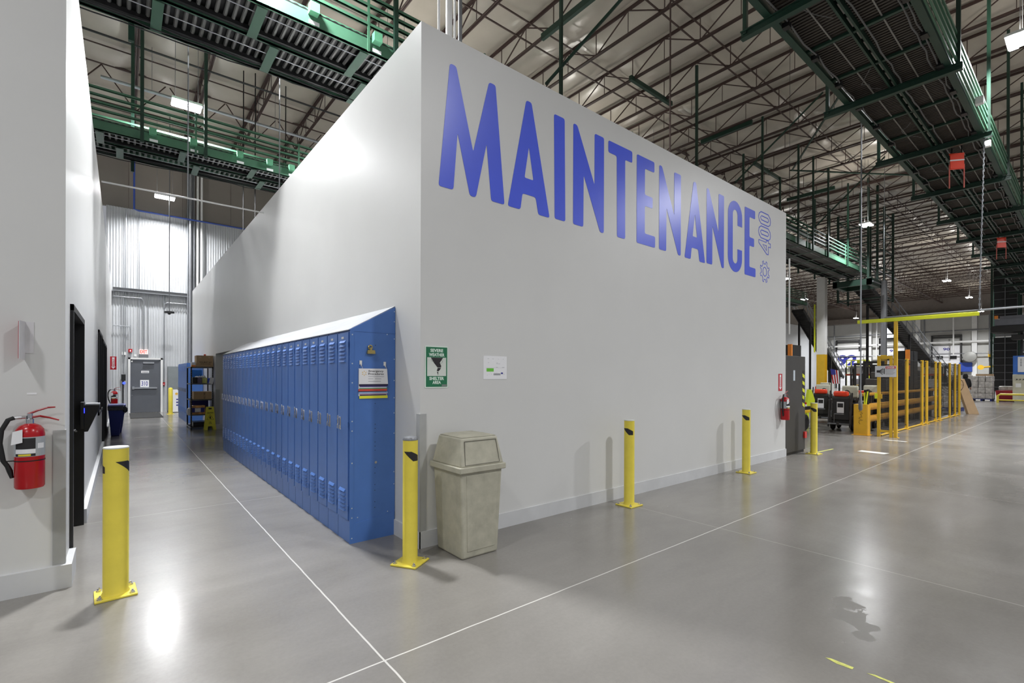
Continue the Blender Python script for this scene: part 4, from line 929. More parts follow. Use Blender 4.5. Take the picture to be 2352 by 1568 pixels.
tag(MB(o=(-.35, 13.2, .86)).b6(-.52, -.08, 13.0, 13.4, .45, .82).build('blue_tote', pm('dark_blue_tote', (30, 34, 120), .5), None, bevel=.01), 'dark blue tote deep on the lower rack shelf', 'tote')
tag(MB(o=(-.35, 12.8, .07)).b6(-.50, -.1, 12.6, 13.2, .072, .20).build('black_tray', BLACK, None, bevel=.01), 'black tray on the bottom rack shelf', 'tray')
t = thing('wet_floor_sign', 'yellow caution wet floor A-frame sign in front of the rack', 'sign', (-.13, 12.2, 0))
fy, by = 12.16, 12.40
def leaf(nm, yb, yt):
    vs = [(-.27, yb, 0), (-.20, yb, 0), (-.185, yb+(yt-yb)*.16, .10), (-.075, yb+(yt-yb)*.16, .10), (-.06, yb, 0), (.01, yb, 0), (-.035, yt, .655), (-.225, yt, .655)]
    n = len(vs); m = MB(t); vs2 = [(a, b+.012, c) for a, b, c in vs]; m.add(vs+vs2, [(0,1,2,7), (2,3,6,7), (3,4,5,6)] + [(n+7,n+2,n+1,n), (n+7,n+6,n+3,n+2), (n+6,n+5,n+4,n+3)] + [(i, (i+1)%n, n+(i+1)%n, n+i) for i in range(n)])
    return m.build(nm, pm('wet_yellow', (232, 222, 70), .4))
leaf('front_leaf', fy, 12.27); leaf('rear_leaf', by, 12.285)
sl = Vector((0, .11, .655)).normalized()
def on(z): return (-.13, fy-.004+.11*z/.655, z)
text(t, 'CAUTION', on(.48), (1,0,0), sl, INK, h=.032, w=.15, bold=.03); text(t, 'WET\nFLOOR', on(.20), (1,0,0), sl, INK, h=.06, w=.075, bold=.02)
m = MB(t); ribbon(m, [(-.085, -.06), (.085, -.06), (0, .08)], .012, on(.35), (1,0,0), sl, .001); m.prism([(-.02,-.03),(.03,-.04),(.01,.0),(.02,.03),(-.01,.03),(-.015,.0)], on(.35), (1,0,0), sl, .001); m.prism([(-.04,-.018),(.04,-.018),(.035,.018),(-.035,.018)], on(.60), (1,0,0), sl, .001); m.build('warning_symbol', INK)

# recycling bin and extinguisher on the left
t = thing('recycling_bin', 'blue recycling bin with lavender lid and black bag by the left wall', 'bin', (-2.2, 12.35, 0))
MB(t).frus((-2.31, -2.14, 12.0, 12.55), (-2.37, -2.08, 11.9, 12.66), 0, .72).build('bin_body', BINB, bevel=.015)
MB(t).b6(-2.375, -2.07, 11.89, 12.67, .76, .80).build('lid', LAV, bevel=.012)
MB(t).frus((-2.375, -2.05, 11.88, 12.69), (-2.38, -2.06, 11.88, 12.68), .66, .765).lathe((-2.03, 12.0, .58), [(.01, 0), (.05, .04), (.05, .12), (.01, .17)], 9).build('bin_liner', BAG, bevel=.01)
t = thing('recycling_bin', 'second blue bin tucked behind the lavender-lidded one', 'bin', (-2.2, 13.2, 0)); MB(t).frus((-2.30, -2.10, 12.85, 13.4), (-2.36, -2.02, 12.8, 13.5), 0, .72).build('bin_body', BINB, bevel=.015); MB(t).b6(-2.365, -2.01, 12.78, 13.52, .72, .75).build('lid', LAV)
e2 = extinguisher(-2.27, 14.6, .62, .08, .46, 'red fire extinguisher above the recycling bins in the corridor', 14.7)
arrow_sign((XL+.001+.0, 15.4, 1.93), (0,1,0), (0,0,1), .2, .42, 'red arrow sign on the left corridor wall') if False else arrow_sign((-2.30, 15.0, 1.92), (1,0,0), (0,0,1), .15, .40, 'red and white arrow sign projecting from the left corridor wall')

# ------------------------------------------------------------------ safety fence
FY = -.25
t = thing('safety_fence', 'long yellow mesh safety fence along the right-hand machine aisle', 'fence', (13.4, FY, 0))
posts = [(14.9, .07), (16.2, .09), (18.2, .07), (18.85, .10), (20.25, .06), (20.95, .12), (22.8, .07), (23.9, .10)]
for x, w_ in posts:
    MB(t).b6(x-w_/2, x+w_/2, FY-.04, FY+.03, 0, 2.12).b6(x-.08, x+.08, FY-.09, FY+.06, 0, .012).build('fence_post', FYEL)
MESH = pm('mesh_wire', (34, 32, 30), .5)
xs = [13.5] + [p[0] for p in posts] + [24.75]
for a, b in zip(xs[:-1], xs[1:]):
    m = MB(t); x = a+.03
    while x < b-.02: m.b6(x-.002, x+.002, FY-.002, FY+.002, .14, 2.08); x += .045
    z = .14
    while z < 2.09: m.b6(a+.03, b-.03, FY-.002, FY+.002, z-.002, z+.002); z += .045
    m.b6(a+.03, b-.03, FY-.012, FY+.012, 2.065, 2.085).b6(a+.03, b-.03, FY-.012, FY+.012, .13, .15)
    m.build('mesh_panel', MESH)
MB(t).b6(13.5, 24.7, FY-.025, FY+.025, .02, .045).build('bottom_rail', FYEL)
g = MB(t)
for y in (-.24, -.50): g.b6(13.34, 13.42, y-.03, y+.03, 0, 2.12)
g.b6(13.36, 13.40, -.50, -.24, 2.04, 2.12).b6(13.36, 13.40, -.50, -.24, .12, .18).b6(13.35, 13.40, -.31, -.24, 1.0, 1.12); g.build('gate_frame', FYEL)
m = MB(t); y = -.48
while y < -.26: m.b6(13.378, 13.382, y, y+.004, .15, 2.05); y += .03
z = .15
while z < 2.05: m.b6(13.378, 13.382, -.48, -.26, z, z+.004); z += .045
m.build('gate_mesh', MESH)
MB(t).b6(13.33, 13.40, -.22, -.16, 1.0, 1.14).build('gate_latch', NYEL)
tag(MB(o=(24.8, FY, 0)).b6(24.82, 24.92, FY-.04, FY+.04, 0, 2.12).build('end_post', FYEL, None), 'separate yellow post with black tape at the far fence end', 'post')
for k, x in enumerate((16.7, 19.2, 21.4)):
    tag(MB(o=(x, FY+.12, 2.0)).lathe((x, FY+.12, 1.9), [(.02, 0), (.08, .03), (.09, .1), (.05, .16), (.02, .18)], 12).b6(x-.5, x+.5, FY+.10, FY+.13, 1.95, 1.98).build('reel_bracket', BLACK, None), 'black reel on a bar behind the top of the mesh fence, %s along it' % ('first', 'second', 'third')[k], 'reel')
# danger sign on the gate
t = thing('danger_sign', 'white danger sign with a crushed hand symbol on the yellow gate', 'sign', (13.3, -.4, 1.72))
U, V = (0, -1, 0), (0, 0, 1)
MB(t).prism([(-.225,-.145),(.225,-.145),(.225,.145),(-.225,.145)], (13.325, -.395, 1.715), U, V, .004).build('sign_plate', pm('sign_grey', (206, 208, 212), .4))
MB(t).prism([(.0,.07),(.21,.07),(.21,.13),(.0,.13)], (13.3245-.0035, -.395, 1.715), U, V, .0008).build('red_bar', pm('danger_red', (200, 50, 50), .4))
text(t, 'DANGER', (13.3195, -.50, 1.815), U, V, PAPER, h=.038, w=.17, bold=.03)
m = MB(t); o = (13.3205, -.395, 1.715)
m.prism([(-.19,-.03),(-.12,-.03),(-.12,.03),(-.19,.03)], o, U, V, .001).prism([(-.035,-.07),(-.018,-.07),(-.018,.08),(-.035,.08)], o, U, V, .001)
for a, b in (((-.12,.025),(-.05,.075)), ((-.12,.015),(-.04,.045)), ((-.12,.0),(-.04,.0)), ((-.12,-.01),(-.04,-.04)), ((-.13,-.02),(-.06,-.08))):
    d = Vector((b[0]-a[0], b[1]-a[1])).normalized(); n = Vector((-d.y, d.x))*.007; m.prism([(a[0]-n.x,a[1]-n.y),(b[0]-n.x,b[1]-n.y),(b[0]+n.x,b[1]+n.y),(a[0]+n.x,a[1]+n.y)], o, U, V, .0012)
m.build('hand_symbol', INK)
m = MB(t)
for k in range(6): m.prism([(.0,.045-.026*k),(.2-.02*(k%3),.045-.026*k),(.2-.02*(k%3),.053-.026*k),(.0,.053-.026*k)], o, U, V, .001)
m.build('text_lines', pm('grey_print', (150, 150, 156), .6))
# guard rail with amber beams
t = thing('guard_rail', 'triple amber guard rail on black posts behind the mesh fence', 'barrier', (14, .25, 0))
for k in range(6):
    x = 14.9+2.0*k; MB(t).b6(x-.07, x+.07, .30, .42, 0, 1.16).b6(x-.14, x+.14, .22, .48, 0, .015).build('rail_post', BLACK)
for z, r in ((.38, .095), (.72, .095), (1.08, .045)): MB(t).tube((13.65, .22, z), (23.9, .22, z), r, 14).build('rail', AMB, smooth=True)
t = thing('post_guard', 'scuffed amber square post guard at the end of the guard rail', 'post', (13.45, .14, 0))
MB(t).b6(13.30, 13.62, .0, .30, .012, .83).b6(13.26, 13.66, -.04, .34, 0, .012).build('post', pm('amber_post', (222, 170, 44), .4), bevel=.012)
MB(t).b6(13.50, 13.60, .02, .12, .80, 1.22).build('inner_post', BLACK)
m = MB(t); random.seed(5); z = .3
pts = []
while z < .8: pts.append((13.2995, .14+random.uniform(-.05, .05), z)); z += .018
m.path(pts, .004, 4); m.build('scuff_mark', INK)
MB(t).tube((13.40, .05, .83), (13.44, .02, 1.18), .018).tube((13.46, .1, .83), (13.46, .09, 1.15), .014).build('yellow_strap', NYEL)

# ------------------------------------------------------------------ tow tractors
LIME = pm('lime_plastic', (206, 220, 50), .45)
TBLK = pm('truck_black', (36, 34, 33), .45)
def tractor():
    t = thing('tow_tractor', '', 'vehicle', (0, 0, 0), 'parked tow tractors')   # faces -x
    m = MB(t); m.b6(-.35, .95, -.42, .42, .16, .42).b6(.25, .95, -.44, .44, .42, .80).frus((-.40, -.16, -.36, .36), (-.34, -.22, -.34, .34), .30, 1.02); m.build('body', TBLK, bevel=.03)
    MB(t).b6(-.36, -.18, -.34, .34, .92, 1.0).build('dashboard', pm('dash', (60, 60, 58), .5), bevel=.01)
    f = MB(t).b6(-.42, -.20, -.29, .29, 1.0, 1.15).build('front_cushion', ORED, bevel=.05, seg=3)
    for y in (-.43, .43): MB(t).bar((-.58, y, .12), (-.30, y, 1.1), .055, .07).build('frame_post', TBLK)
    MB(t).path([(-.62, -.2, .50), (-.66, -.2, .50), (-.68, .15, .50), (-.66, .17, .25)], .015, 8).b6(-.72, -.42, -.42, .42, .20, .225).build('front_bumper', GREYM)
    MB(t).lathe((-.73, 0, .18), [(.05, 0), (.05, .09)], 10).build('coupler', TBLK)
    wh = MB(t).torus((.02, -.12, 1.02), .15, .016, 'X', 22, 8).tube((-.16, -.12, .95), (.02, -.12, 1.02), .018).bar((.02, -.26, 1.02), (.02, .02, 1.02), .02).build('steering_wheel', BLACK, smooth=True)
    MB(t).b6(.38, .85, -.36, .36, .80, .92).build('seat_cushion', BLACK, bevel=.04); MB(t).b6(.80, .92, -.34, .34, .92, 1.30).build('backrest', CREAM, bevel=.05, seg=3)
    for x, y in ((-.10, -.40), (-.10, .40), (.70, -.42), (.70, .42)):
        s = 1 if y > 0 else -1
        wl = MB(t).lathe((x, y-.07, .21), [(.11, 0), (.19, .005), (.21, .03), (.21, .11), (.19, .135), (.11, .14)], 24, 'Y').build('wheel', RUB, smooth=True); MB(wl, ORG[t.name]).lathe((x, y-.075, .21), [(.03, 0), (.11, .01), (.11, .14), (.03, .15)], 12, 'Y').build('rim', GREYM, smooth=True)
    MB(t).b6(-.412, -.40, -.14, .14, .52, .84).build('notice_sheet', PAPER); MB(t).b6(-.415, -.41, -.11, .11, .68, .80).build('notice_print', INK)
    return t
tr = tractor()
spots = [((14.45, .86, 0), .05, 'black tow tractor facing the camera with a white sheet on its nose'), ((15.95, .72, 0), .02, 'tow tractor partly behind the amber post guard, orange cushion beside the grey pole'),
         ((22.4, 4.0, 0), .1, 'tow tractor farther back with its orange cushion above the front one'), ((16.5, 2.1, 0), .25, 'tow tractor turned sideways, beside the lime panel and yellow cart')]
tr.scale = (.85, .62, 1)
for i, (p, r, l) in enumerate(spots):
    if i == 0: tr.location = p; tr.rotation_euler = (0, 0, r); tr['label'] = l
    else: dup(tr, p, l, r)
# yellow flat cart with big tyres on the left
t = thing('flat_cart', 'yellow-edged flat cart with big black tyres beside the dark door', 'cart', (13.6, 2.1, 0))
MB(t).b6(12.9, 14.1, 1.55, 2.5, .50, .58).build('yellow_deck', FYEL, bevel=.01); MB(t).b6(12.9, 14.1, 1.6, 2.45, .58, .68).build('deck_top', TBLK)
for x, y in ((13.45, 1.58), (13.45, 2.44)):
    wl = MB(t).lathe((x, y-.08, .235), [(.13, 0), (.22, .01), (.235, .04), (.235, .12), (.22, .15), (.13, .16)], 28, 'Y').build('wheel', RUB, smooth=True); MB(wl, ORG[t.name]).lathe((x, y-.085, .235), [(.04, 0), (.12, .01), (.12, .15), (.04, .165)], 14, 'Y').build('rim', DARK, smooth=True)
MB(t).b6(13.2, 13.9, 1.65, 2.4, .68, .74).b6(13.25, 13.85, 1.7, 2.35, .80, .84).build('stacked_tray', pm('tray_white', (206, 204, 204), .5)); MB(t).b6(13.2, 13.9, 1.66, 2.4, .74, .80).build('red_tray', RED)
tag(MB(o=(14.6, 1.9, 0)).prism([(-.12, 0), (.16, 0), (.16, .3), (.05, .62), (-.02, .62)], (14.75, 1.93, .55), (.8, -.6, 0), (0, 0, 1), .12).b6(14.65, 14.8, 1.9, 2.0, 0, .56).build('lime_guard', LIME, None), 'bright lime curved guard beside the sideways tow tractor', 'guard')
# beacon poles
t = thing('beacon_pole', 'slim yellow pole with an orange and white beacon above the tow tractors', 'pole', (17.0, 2.9, 0))
MB(t).tube((17.0, 2.9, 0), (17.0, 2.9, 1.85), .028).build('pole', NYEL); MB(t).lathe((17.0, 2.9, 1.85), [(.05, 0), (.075, .02), (.06, .07)], 12).build('base', PAPER); MB(t).lathe((17.0, 2.9, 1.92), [(.085, 0), (.08, .05), (.03, .09)], 12).build('beacon', ORED, smooth=True)
# forklifts
def forklift():
    t = thing('forklift', '', 'forklift', (0,0,0), 'forklifts parked in the hall')
    MB(t).b6(-.2, 1.3, -.55, .55, .25, .95).b6(.9, 1.4, -.5, .5, .3, 1.15).build('body', FYEL, bevel=.05)
    m = MB(t)
    for y in (-.5, .5): m.path([(1.15, y, 1.1), (1.0, y, 2.0), (.1, y, 2.12), (-.25, y, 1.7), (-.3, y, .9)], .04, 8)
    for k in range(6): m.bar((.1+.16*k, -.5, 2.1), (.1+.16*k, .5, 2.1), .03)
    m.build('overhead_guard', TBLK)
    m = MB(t)
    for y in (-.32, .32): m.b6(-.62, -.5, y-.05, y+.05, .1, 2.25)
    for z in (.4, 1.1, 2.2): m.b6(-.6, -.52, -.35, .35, z-.05, z+.05)
    m.b6(-.56, -.5, -.1, .1, .3, 2.1); m.build('mast', TBLK)
    MB(t).b6(-1.5, -.62, -.28, -.16, .08, .12).b6(-1.5, -.62, .16, .28, .08, .12).b6(-.68, -.62, -.45, .45, .1, 1.1).build('fork', DARK)
    MB(t).b6(.35, .85, -.25, .25, .95, 1.1).b6(.8, .92, -.25, .25, 1.05, 1.5).build('seat', BLACK, bevel=.04)
    for x, y in ((-.1, -.5), (-.1, .5), (1.0, -.5), (1.0, .5)): MB(t).lathe((x, y-.09, .25), [(.12, 0), (.24, .01), (.25, .04), (.25, .14), (.24, .17), (.12, .18)], 20, 'Y').build('wheel', RUB, smooth=True)
    MB(t).torus((.0, 0, 1.2), .16, .015, 'X', 20, 6).build('steering_wheel', BLACK)
    return t
fk = forklift()
for i, (p, r, l) in enumerate([((19.4, 4.6, 0), .35, 'forklift with a tall black mast below the white column'), ((17.6, 6.2, 0), 2.6, 'forklift with a curved overhead guard just right of the dark door'), ((27.0, 3.6, 0), .2, 'forklift standing farther back beneath the red shelf beam'), ((23.5, 2.2, 0), .0, 'forklift behind the far part of the amber guard rail')]):
    if i == 0: fk.location = p; fk.rotation_euler = (0,0,r); fk['label'] = l
    else: dup(fk, p, l, r)
# flag on a stick
t = thing('small_flag', 'small striped flag hanging from a stick above the vehicles', 'flag', (20.5, 3.05, 0))
MB(t).tube((20.5, 3.1, 0), (20.5, 3.1, 1.95), .012).build('stick', BLACK)
FV = (Vector((.62,-.78,0))*.35 + Vector((0,0,-.94)))
U = Vector((.62,-.78,0)).normalized(); o0 = Vector((20.5, 3.1, 1.9))
for k in range(6):
    MB(t).prism([(.03+.05*k, -.02-.15*(.05*k)), (.08+.05*k, -.03-.15*(.05*k)), (.17+.05*k*.8, -.62), (.12+.05*k*.8, -.60)], o0, U, (0,0,1), .006).build('flag_stripe', (RED if k % 2 == 0 else PAPER))
MB(t).prism([(.02, .0), (.2, -.04), (.22, -.24), (.06, -.24)], o0 - Vector((.01, .01, 0)), U, (0,0,1), .01).build('flag_canton', NAVY)
# pallet racking with boxes far behind
t = thing('pallet_rack', 'pallet rack with a red-orange beam behind the vehicles', 'rack', (35.2, 7, 0))
for y in (1.9, 4.3, 6.7): MB(t).b6(35.2, 35.28, y-.04, y+.04, 0, 2.2).b6(36.2, 36.28, y-.04, y+.04, 0, 2.2).build('upright', DARK)
for z in (.75, 1.65): MB(t).b6(35.18, 35.25, 1.9, 6.7, z, z+.12).b6(36.23, 36.3, 1.9, 6.7, z, z+.12).build('beam', pm('rack_orange', (196, 82, 46), .5))
for k in range(7):
    y = 2.2+.62*k; tag(MB(o=(35.7, y, 1.77)).b6(35.3, 36.1, y-.26, y+.26, 1.775, 2.15+.06*(k%3)).b6(35.295, 35.3, y-.08, y+.08, 1.9, 1.98).build('storage_carton', pm('pale_carton', (204, 198, 188), .7), None, bevel=.01), 'pale carton on the red-beamed pallet rack, %s from its right end' % ORD[k].replace('nearest', 'first'), 'box', 'cartons on the pallet rack')
for k, (y, c, lab) in enumerate([(2.4, (204, 204, 200), 'pale crate under the red rack beam, rightmost'), (3.4, (80, 84, 90), 'dark grey crate under the red rack beam'), (5.0, (170, 172, 150), 'olive-white crate under the red rack beam'), (6.0, (200, 200, 206), 'white crate under the red rack beam, leftmost')]):
    tag(MB(o=(35.7, y, .87)).b6(35.3, 36.1, y-.4, y+.4, .87, 1.45).build('storage_crate', pm('crate_%d' % k, c, .6), None, bevel=.02), lab, 'crate')
# white board with blue edge behind the dark door
t = thing('notice_board', 'white notice board with a blue edge behind the dark door', 'board', (28, 11.3, 0)); MB(t).b6(28, 28.05, 10.2, 13.4, .3, 2.9).build('board', PAPER); MB(t).b6(27.98, 28, 9.6, 10.2, .8, 2.9).build('blue_edge', pm('bright_blue', (36, 110, 200), .5)); MB(t).b6(28.02, 28.08, 9.7, 9.8, 0, .9).b6(28.02, 28.08, 13.0, 13.1, 0, .4).build('leg', GREYM)

# columns
def column(x, y, ztop, zy0, lab, k=1, mat=None):
    t = thing('steel_column', lab, 'column', (x, y, 0))
    for nm, z0, z1, mt in (('column_shaft', zy0, ztop, mat or WHITE), ('yellow_base', 0.02, zy0, FYEL)):
        MB(t).b6(x-.18*k, x-.165*k, y-.2*k, y+.2*k, z0, z1).b6(x+.165*k, x+.18*k, y-.2*k, y+.2*k, z0, z1).b6(x-.165*k, x+.165*k, y-.01, y+.01, z0, z1).build(nm, mt)
    MB(t).b6(x-.3, x+.3, y-.3, y+.3, 0, .02).build('base_plate', GREYM)
column(27.4, 5.6, 6.95, 2.78, 'white steel column with a yellow lower part')
column(30.6, 3.6, 6.9, 2.78, 'grey steel column with a yellow base behind the danger sign', .6, pm('column_grey', (138, 140, 144), .4))
pipe('pipe', [(27.12, 5.86, 2.9), (27.12, 5.86, 5.5)], .04, NYEL, 'slim yellow-green pipe along the left edge of the white column', 8)

# inclined conveyors with handrails
def incline(lab, y0, y1, x0, z0, x1, z1):
    t = thing('inclined_conveyor', lab, 'conveyor', (x0, y0, 0)); L = Vector((x1-x0, 0, z1-z0)); 
    def p(k, y, dz): return (x0+L.x*k, y, z0+L.z*k+dz)
    for y in (y0, y1): MB(t).bar(p(0,y,0), p(1,y,0), .05, .24).build('side_channel', DARK)
    m = MB(t).bar(p(0,(y0+y1)/2,.05), p(1,(y0+y1)/2,.05), y1-y0-.06, .03)
    for k in range(60): m.bar(p(k/60, y0, -.12), p(k/60, y1, -.12), .05)
    m.build('belt', TBLK)
    for y in (y0-.05, y1+.05):
        m = MB(t)
        for dz in (.55, 1.0): m.bar(p(0,y,dz), p(1,y,dz), .045)
        for k in range(15): m.bar(p(k/14,y,0), p(k/14,y,1.0), .035)
        m.build('handrail', GALV)
    for k in (.15, .4, .65, .88):
        for y in (y0, y1): q = p(k, y, 0); MB(t).b6(q[0]-.06, q[0]+.06, y-.06, y+.06, 0, q[2]-.1).build('leg', DARK)
    return t
incline('dark inclined conveyor with handrails descending behind the yellow bar', 4.25, 5.05, 29.6, 6.95, 54.6, 1.0)
incline('dark inclined conveyor with handrails descending left of the white column', 10.5, 11.3, 38.7, 6.75, 48.0, 1.5)

# dock wall and its doors
XD = 75.3
def dock_door(y, n, lab):
    t = thing('dock_door', lab, 'door', (XD, y, 0), 'white dock doors')
    for k in range(6): MB(t).b6(XD-.12, XD-.04, y-1.27, y+1.27, .02+.9*k, .9+.9*k).build('door_panel', PAPER)
    for yy, z in ((.62, 3.72), (-.62, 3.72), (.0, 2.6)):
        MB(t).b6(XD-.14, XD-.12, y+yy-.30, y+yy+.30, z, z+.42).build('window', DARK)
    for s in (-1, 1): MB(t).b6(XD-.35, XD-.02, y+s*1.33-.06, y+s*1.33+.06, 0, 6.6).build('track', DARK)
    MB(t).b6(XD-.3, XD-.22, y-1.4, y+1.4, 6.3, 6.45).tube((XD-.3, y-1.4, 6.6), (XD-.3, y+1.4, 6.6), .06).build('lift_shaft', DARK)
    if n: text(t, n, (XD-.125, y, 4.95), (0,-1,0), (0,0,1), NAVY, h=.32, w=.62, bold=.03)
    return t
dock_door(7.68, '90', 'white dock door numbered 90 behind the mesh fence')
dock_door(12.9, '91', 'white dock door left of the yellow post, before the inclined conveyor')
dock_door(17.8, '', 'white dock door below the large number 92')
dock_door(2.6, '', 'white dock door between the pallets and the dark lift tower')
dock_door(-1.2, '', 'white dock door glimpsed at the right edge beyond the control cabinet')
t = thing('dock_number', 'large dark blue number 92 on the dock wall', 'number sign', (XD, 17.8, 3.8)); MB(t).b6(XD-.5, XD-.46, 16.0, 19.6, 2.7, 5.0).build('sign_plate', PAPER); text(t, '92', (XD-.51, 17.76, 3.82), (0,-1,0), (0,0,1), NAVY, h=1.5, w=2.3, bold=.045)
for k, (y, lab) in enumerate([(5.2, 'white column on the dock wall right of door 90'), (10.3, 'white column on the dock wall left of door 90'), (15.3, 'white column on the dock wall right of the number 92'), (20.4, 'white column on the dock wall left of the number 92'), (.4, 'white column on the dock wall behind the lift tower')]):
    tag(MB(o=(XD-.3, y, 0)).b6(XD-.5, XD-.04, y-.22, y+.22, 0, 8.75).build('wall_column', WHITE, None), lab, 'column')
for z, r, lab, mt in ((7.1, .08, 'upper grey pipe running along the dock wall', GREYM), (5.75, .12, 'white rail along the dock wall above the doors', WHITE), (4.35, .06, 'grey pipe along the dock wall at door-top height', GREYM)):
    pipe('wall_pipe', [(XD-.6, -6, z), (XD-.6, 21, z)], r, mt, lab, 8)
struct('trim_3', MB().b6(XD-1.2, XD, -18, 21.2, 8.75, 9.4).b6(XD-.5, XD, -18, 21.2, 9.4, 12), pm('fascia', (118, 110, 104), .6))
for k, (y, lab) in enumerate([(19.2, 'drop pipe at the left on the dock wall'), (14.4, 'drop pipe beside the yellow post on the dock wall'), (9.6, 'drop pipe left of door 90'), (6.95, 'drop pipe right of door 90'), (3.9, 'drop pipe near the lift tower on the dock wall')]):
    pipe('drop_pipe', [(XD-.9, y, 4.2), (XD-.9, y, 8.8)], .07, (GREYM, WHITE)[k % 2], lab, 8)
# dock fan, blue pad, yellow lamp arm
t = thing('dock_fan', 'round grey wall fan right of dock door 90', 'fan', (XD-1.2, 5.6, 4.3)); MB(t).lathe((XD-1.3, 5.5, 3.95), [(.2, 0), (.58, .1), (.62, .25), (.58, .4), (.2, .5)], 22, 'X').build('cage', pm('cage', (150, 150, 146), .5, .3), smooth=True); MB(t).bar((XD-1.0, 5.5, 3.95), (XD-.1, 5.2, 4.1), .08).build('arm', GREYM)
tag(MB(o=(XD-.6, 5.9, 2.6)).b6(XD-.6, XD-.5, 5.35, 6.5, 2.2, 3.3).build('blue_pad', pm('pad_blue', (40, 70, 160), .5), None, bevel=.05), 'dark blue pad hanging below the round wall fan', 'pad')
t = thing('loading_lamp', 'yellow swivel loading lamp arm on the dock wall', 'lamp', (XD-1, 4.2, 3)); MB(t).path([(XD-.3, 2.9, 3.1), (XD-.9, 3.6, 2.8), (XD-1.4, 4.4, 2.7)], .1, 8).build('arm', FYEL); MB(t).lathe((XD-1.9, 4.5, 2.7), [(.28, 0), (.25, .25), (.1, .5)], 16, 'X').build('lamp_head', FYEL, smooth=True); MB(t).b6(XD-.6, XD-.4, 3.75, 4.05, 3.9, 4.5).build('upper_box', FYEL)
# dark lift tower
t = thing('lift_tower', 'tall dark lift tower with rungs on the right', 'tower', (45.2, .1, 0))
for x in (44.5, 45.8):
    for y in (-.55, .75): MB(t).b6(x-.05, x+.05, y-.05, y+.05, 0, 10.9).build('tower_post', DGREEN)
MB(t).b6(44.6, 45.7, -.45, .65, .6, 4.3).b6(44.6, 45.7, -.45, .65, 5.6, 10.9).build('tower_core', BLACK)
m = MB(t)
for k in range(20): z = .9+.5*k; m.bar((44.47, -.6, z), (44.47, .8, z), .03)
m.bar((44.45, .1, 0), (44.45, .1, 10.8), .04).build('rung', GREYM)
t = thing('lattice_frame', 'dark braced hanging frame where the green conveyor starts to descend', 'frame', (31.5, 4.7, 6))
for x in (30.6, 32.4):
    for y in (3.6, 5.8): MB(t).b6(x-.05, x+.05, y-.05, y+.05, 5.9, 11.0).build('frame_post', DGREEN)
m = MB(t)
for z in (6.0, 7.6, 8.6, 9.6, 10.6):
    for y in (3.6, 5.8): m.bar((30.6, y, z), (32.4, y, z), .06)
    for x in (30.6, 32.4): m.bar((x, 3.6, z), (x, 5.8, z), .06)
for z in (7.6, 8.6, 9.6): m.bar((30.6, 3.6, z), (32.4, 3.6, z+1), .04); m.bar((30.6, 3.6, z), (30.6, 5.8, z+1), .04)
m.build('brace', DGREEN)
t = thing('transfer_unit', 'dark transfer unit with a bright strip hanging under the green conveyor end', 'machine', (27.5, 4.5, 6.2))
MB(t).b6(27.4, 29.2, 3.4, 3.6, 6.3, 6.65).b6(27.4, 29.2, 4.9, 5.1, 6.3, 6.65).b6(27.4, 27.55, 3.4, 5.1, 6.3, 6.6).b6(29.05, 29.2, 3.4, 5.1, 6.3, 6.6).build('frame', DGREEN)
MB(t).b6(27.6, 29.0, 3.36, 3.4, 6.44, 6.50).build('bright_strip', GALV)
for x in (27.5, 29.1): MB(t).b6(x-.04, x+.04, 3.5, 3.6, 6.6, 11.8).build('hanger_post', DGREEN)
d = struct('window_2', MB().b6(XD-.10, XD-.02, 11.9, 14.0, 6.5, 6.6).b6(XD-.10, XD-.02, 11.9, 14.0, 8.5, 8.6).b6(XD-.10, XD-.02, 11.9, 12.0, 6.5, 8.6).b6(XD-.10, XD-.02, 13.9, 14.0, 6.5, 8.6), GREYM)
MB(d, (0,0,0)).b6(XD-.06, XD-.04, 12.0, 13.9, 6.6, 8.5).build('pane', pm('daylight_pane', (240, 244, 250), .4, emit=(240, 246, 255), es=1.6), d)
t = thing('conveyor_gantry', 'grey and black overhead gantry beams at the right edge', 'gantry', (41, -1.5, 4.4))
MB(t).b6(41, 42.4, -6, .28, 4.85, 5.25).b6(41.1, 42.3, -6, .05, 5.25, 5.45).build('grey_beam', pm('beam_grey', (112, 114, 120), .45)); MB(t).b6(40.9, 42.5, -6, .42, 4.42, 4.82).b6(41.2, 42.4, -6, -.45, 3.95, 4.25).build('black_beam', TBLK)
for y in (-.9, -1.1-2): MB(t).b6(42.0, 42.1, y, y+.1, 0, 4.4).build('leg', DARK)
MB(t).b6(40.95, 41.1, .12, .28, 5.28, 5.48).build('orange_lamp', pm('orange', (236, 140, 50), .45))
# machine cabinet and blue board
t = thing('control_cabinet', 'pale grey control cabinet at the right edge', 'cabinet', (41.5, -1.6, 0))
MB(t).b6(41, 41.9, -3.4, -.53, .12, 1.75).b6(41.05, 41.85, -3.3, -.6, 0, .12).build('cabinet_body', CREAM, bevel=.02); MB(t).b6(40.99, 41, -.9, -.66, .95, 1.2).build('label', PAPER)
m = MB(t)
for k in range(4): m.lathe((40.95, -.72-.14*k, 1.45), [(.03, 0), (.03, .05)], 8, 'X')
m.build('button', BLACK); MB(t).prism([(-.2,-.2),(.25,-.1),(.3,.25),(-.1,.2)], (40.97, -1.35, .7), (0,-1,0), (0,0,1), .02).build('warning_sign', NYEL)
t = thing('instruction_board', 'blue and white instruction board standing on the grey control cabinet', 'board', (41.2, -1.5, 1.75)); MB(t).b6(41.2, 41.26, -3.4, -.53, 1.76, 2.92).build('blue_board', pm('board_blue', (58, 110, 196), .5)); MB(t).b6(41.18, 41.2, -3.4, -.74, 1.9, 2.85).build('white_sheet', PAPER)
m = MB(t)
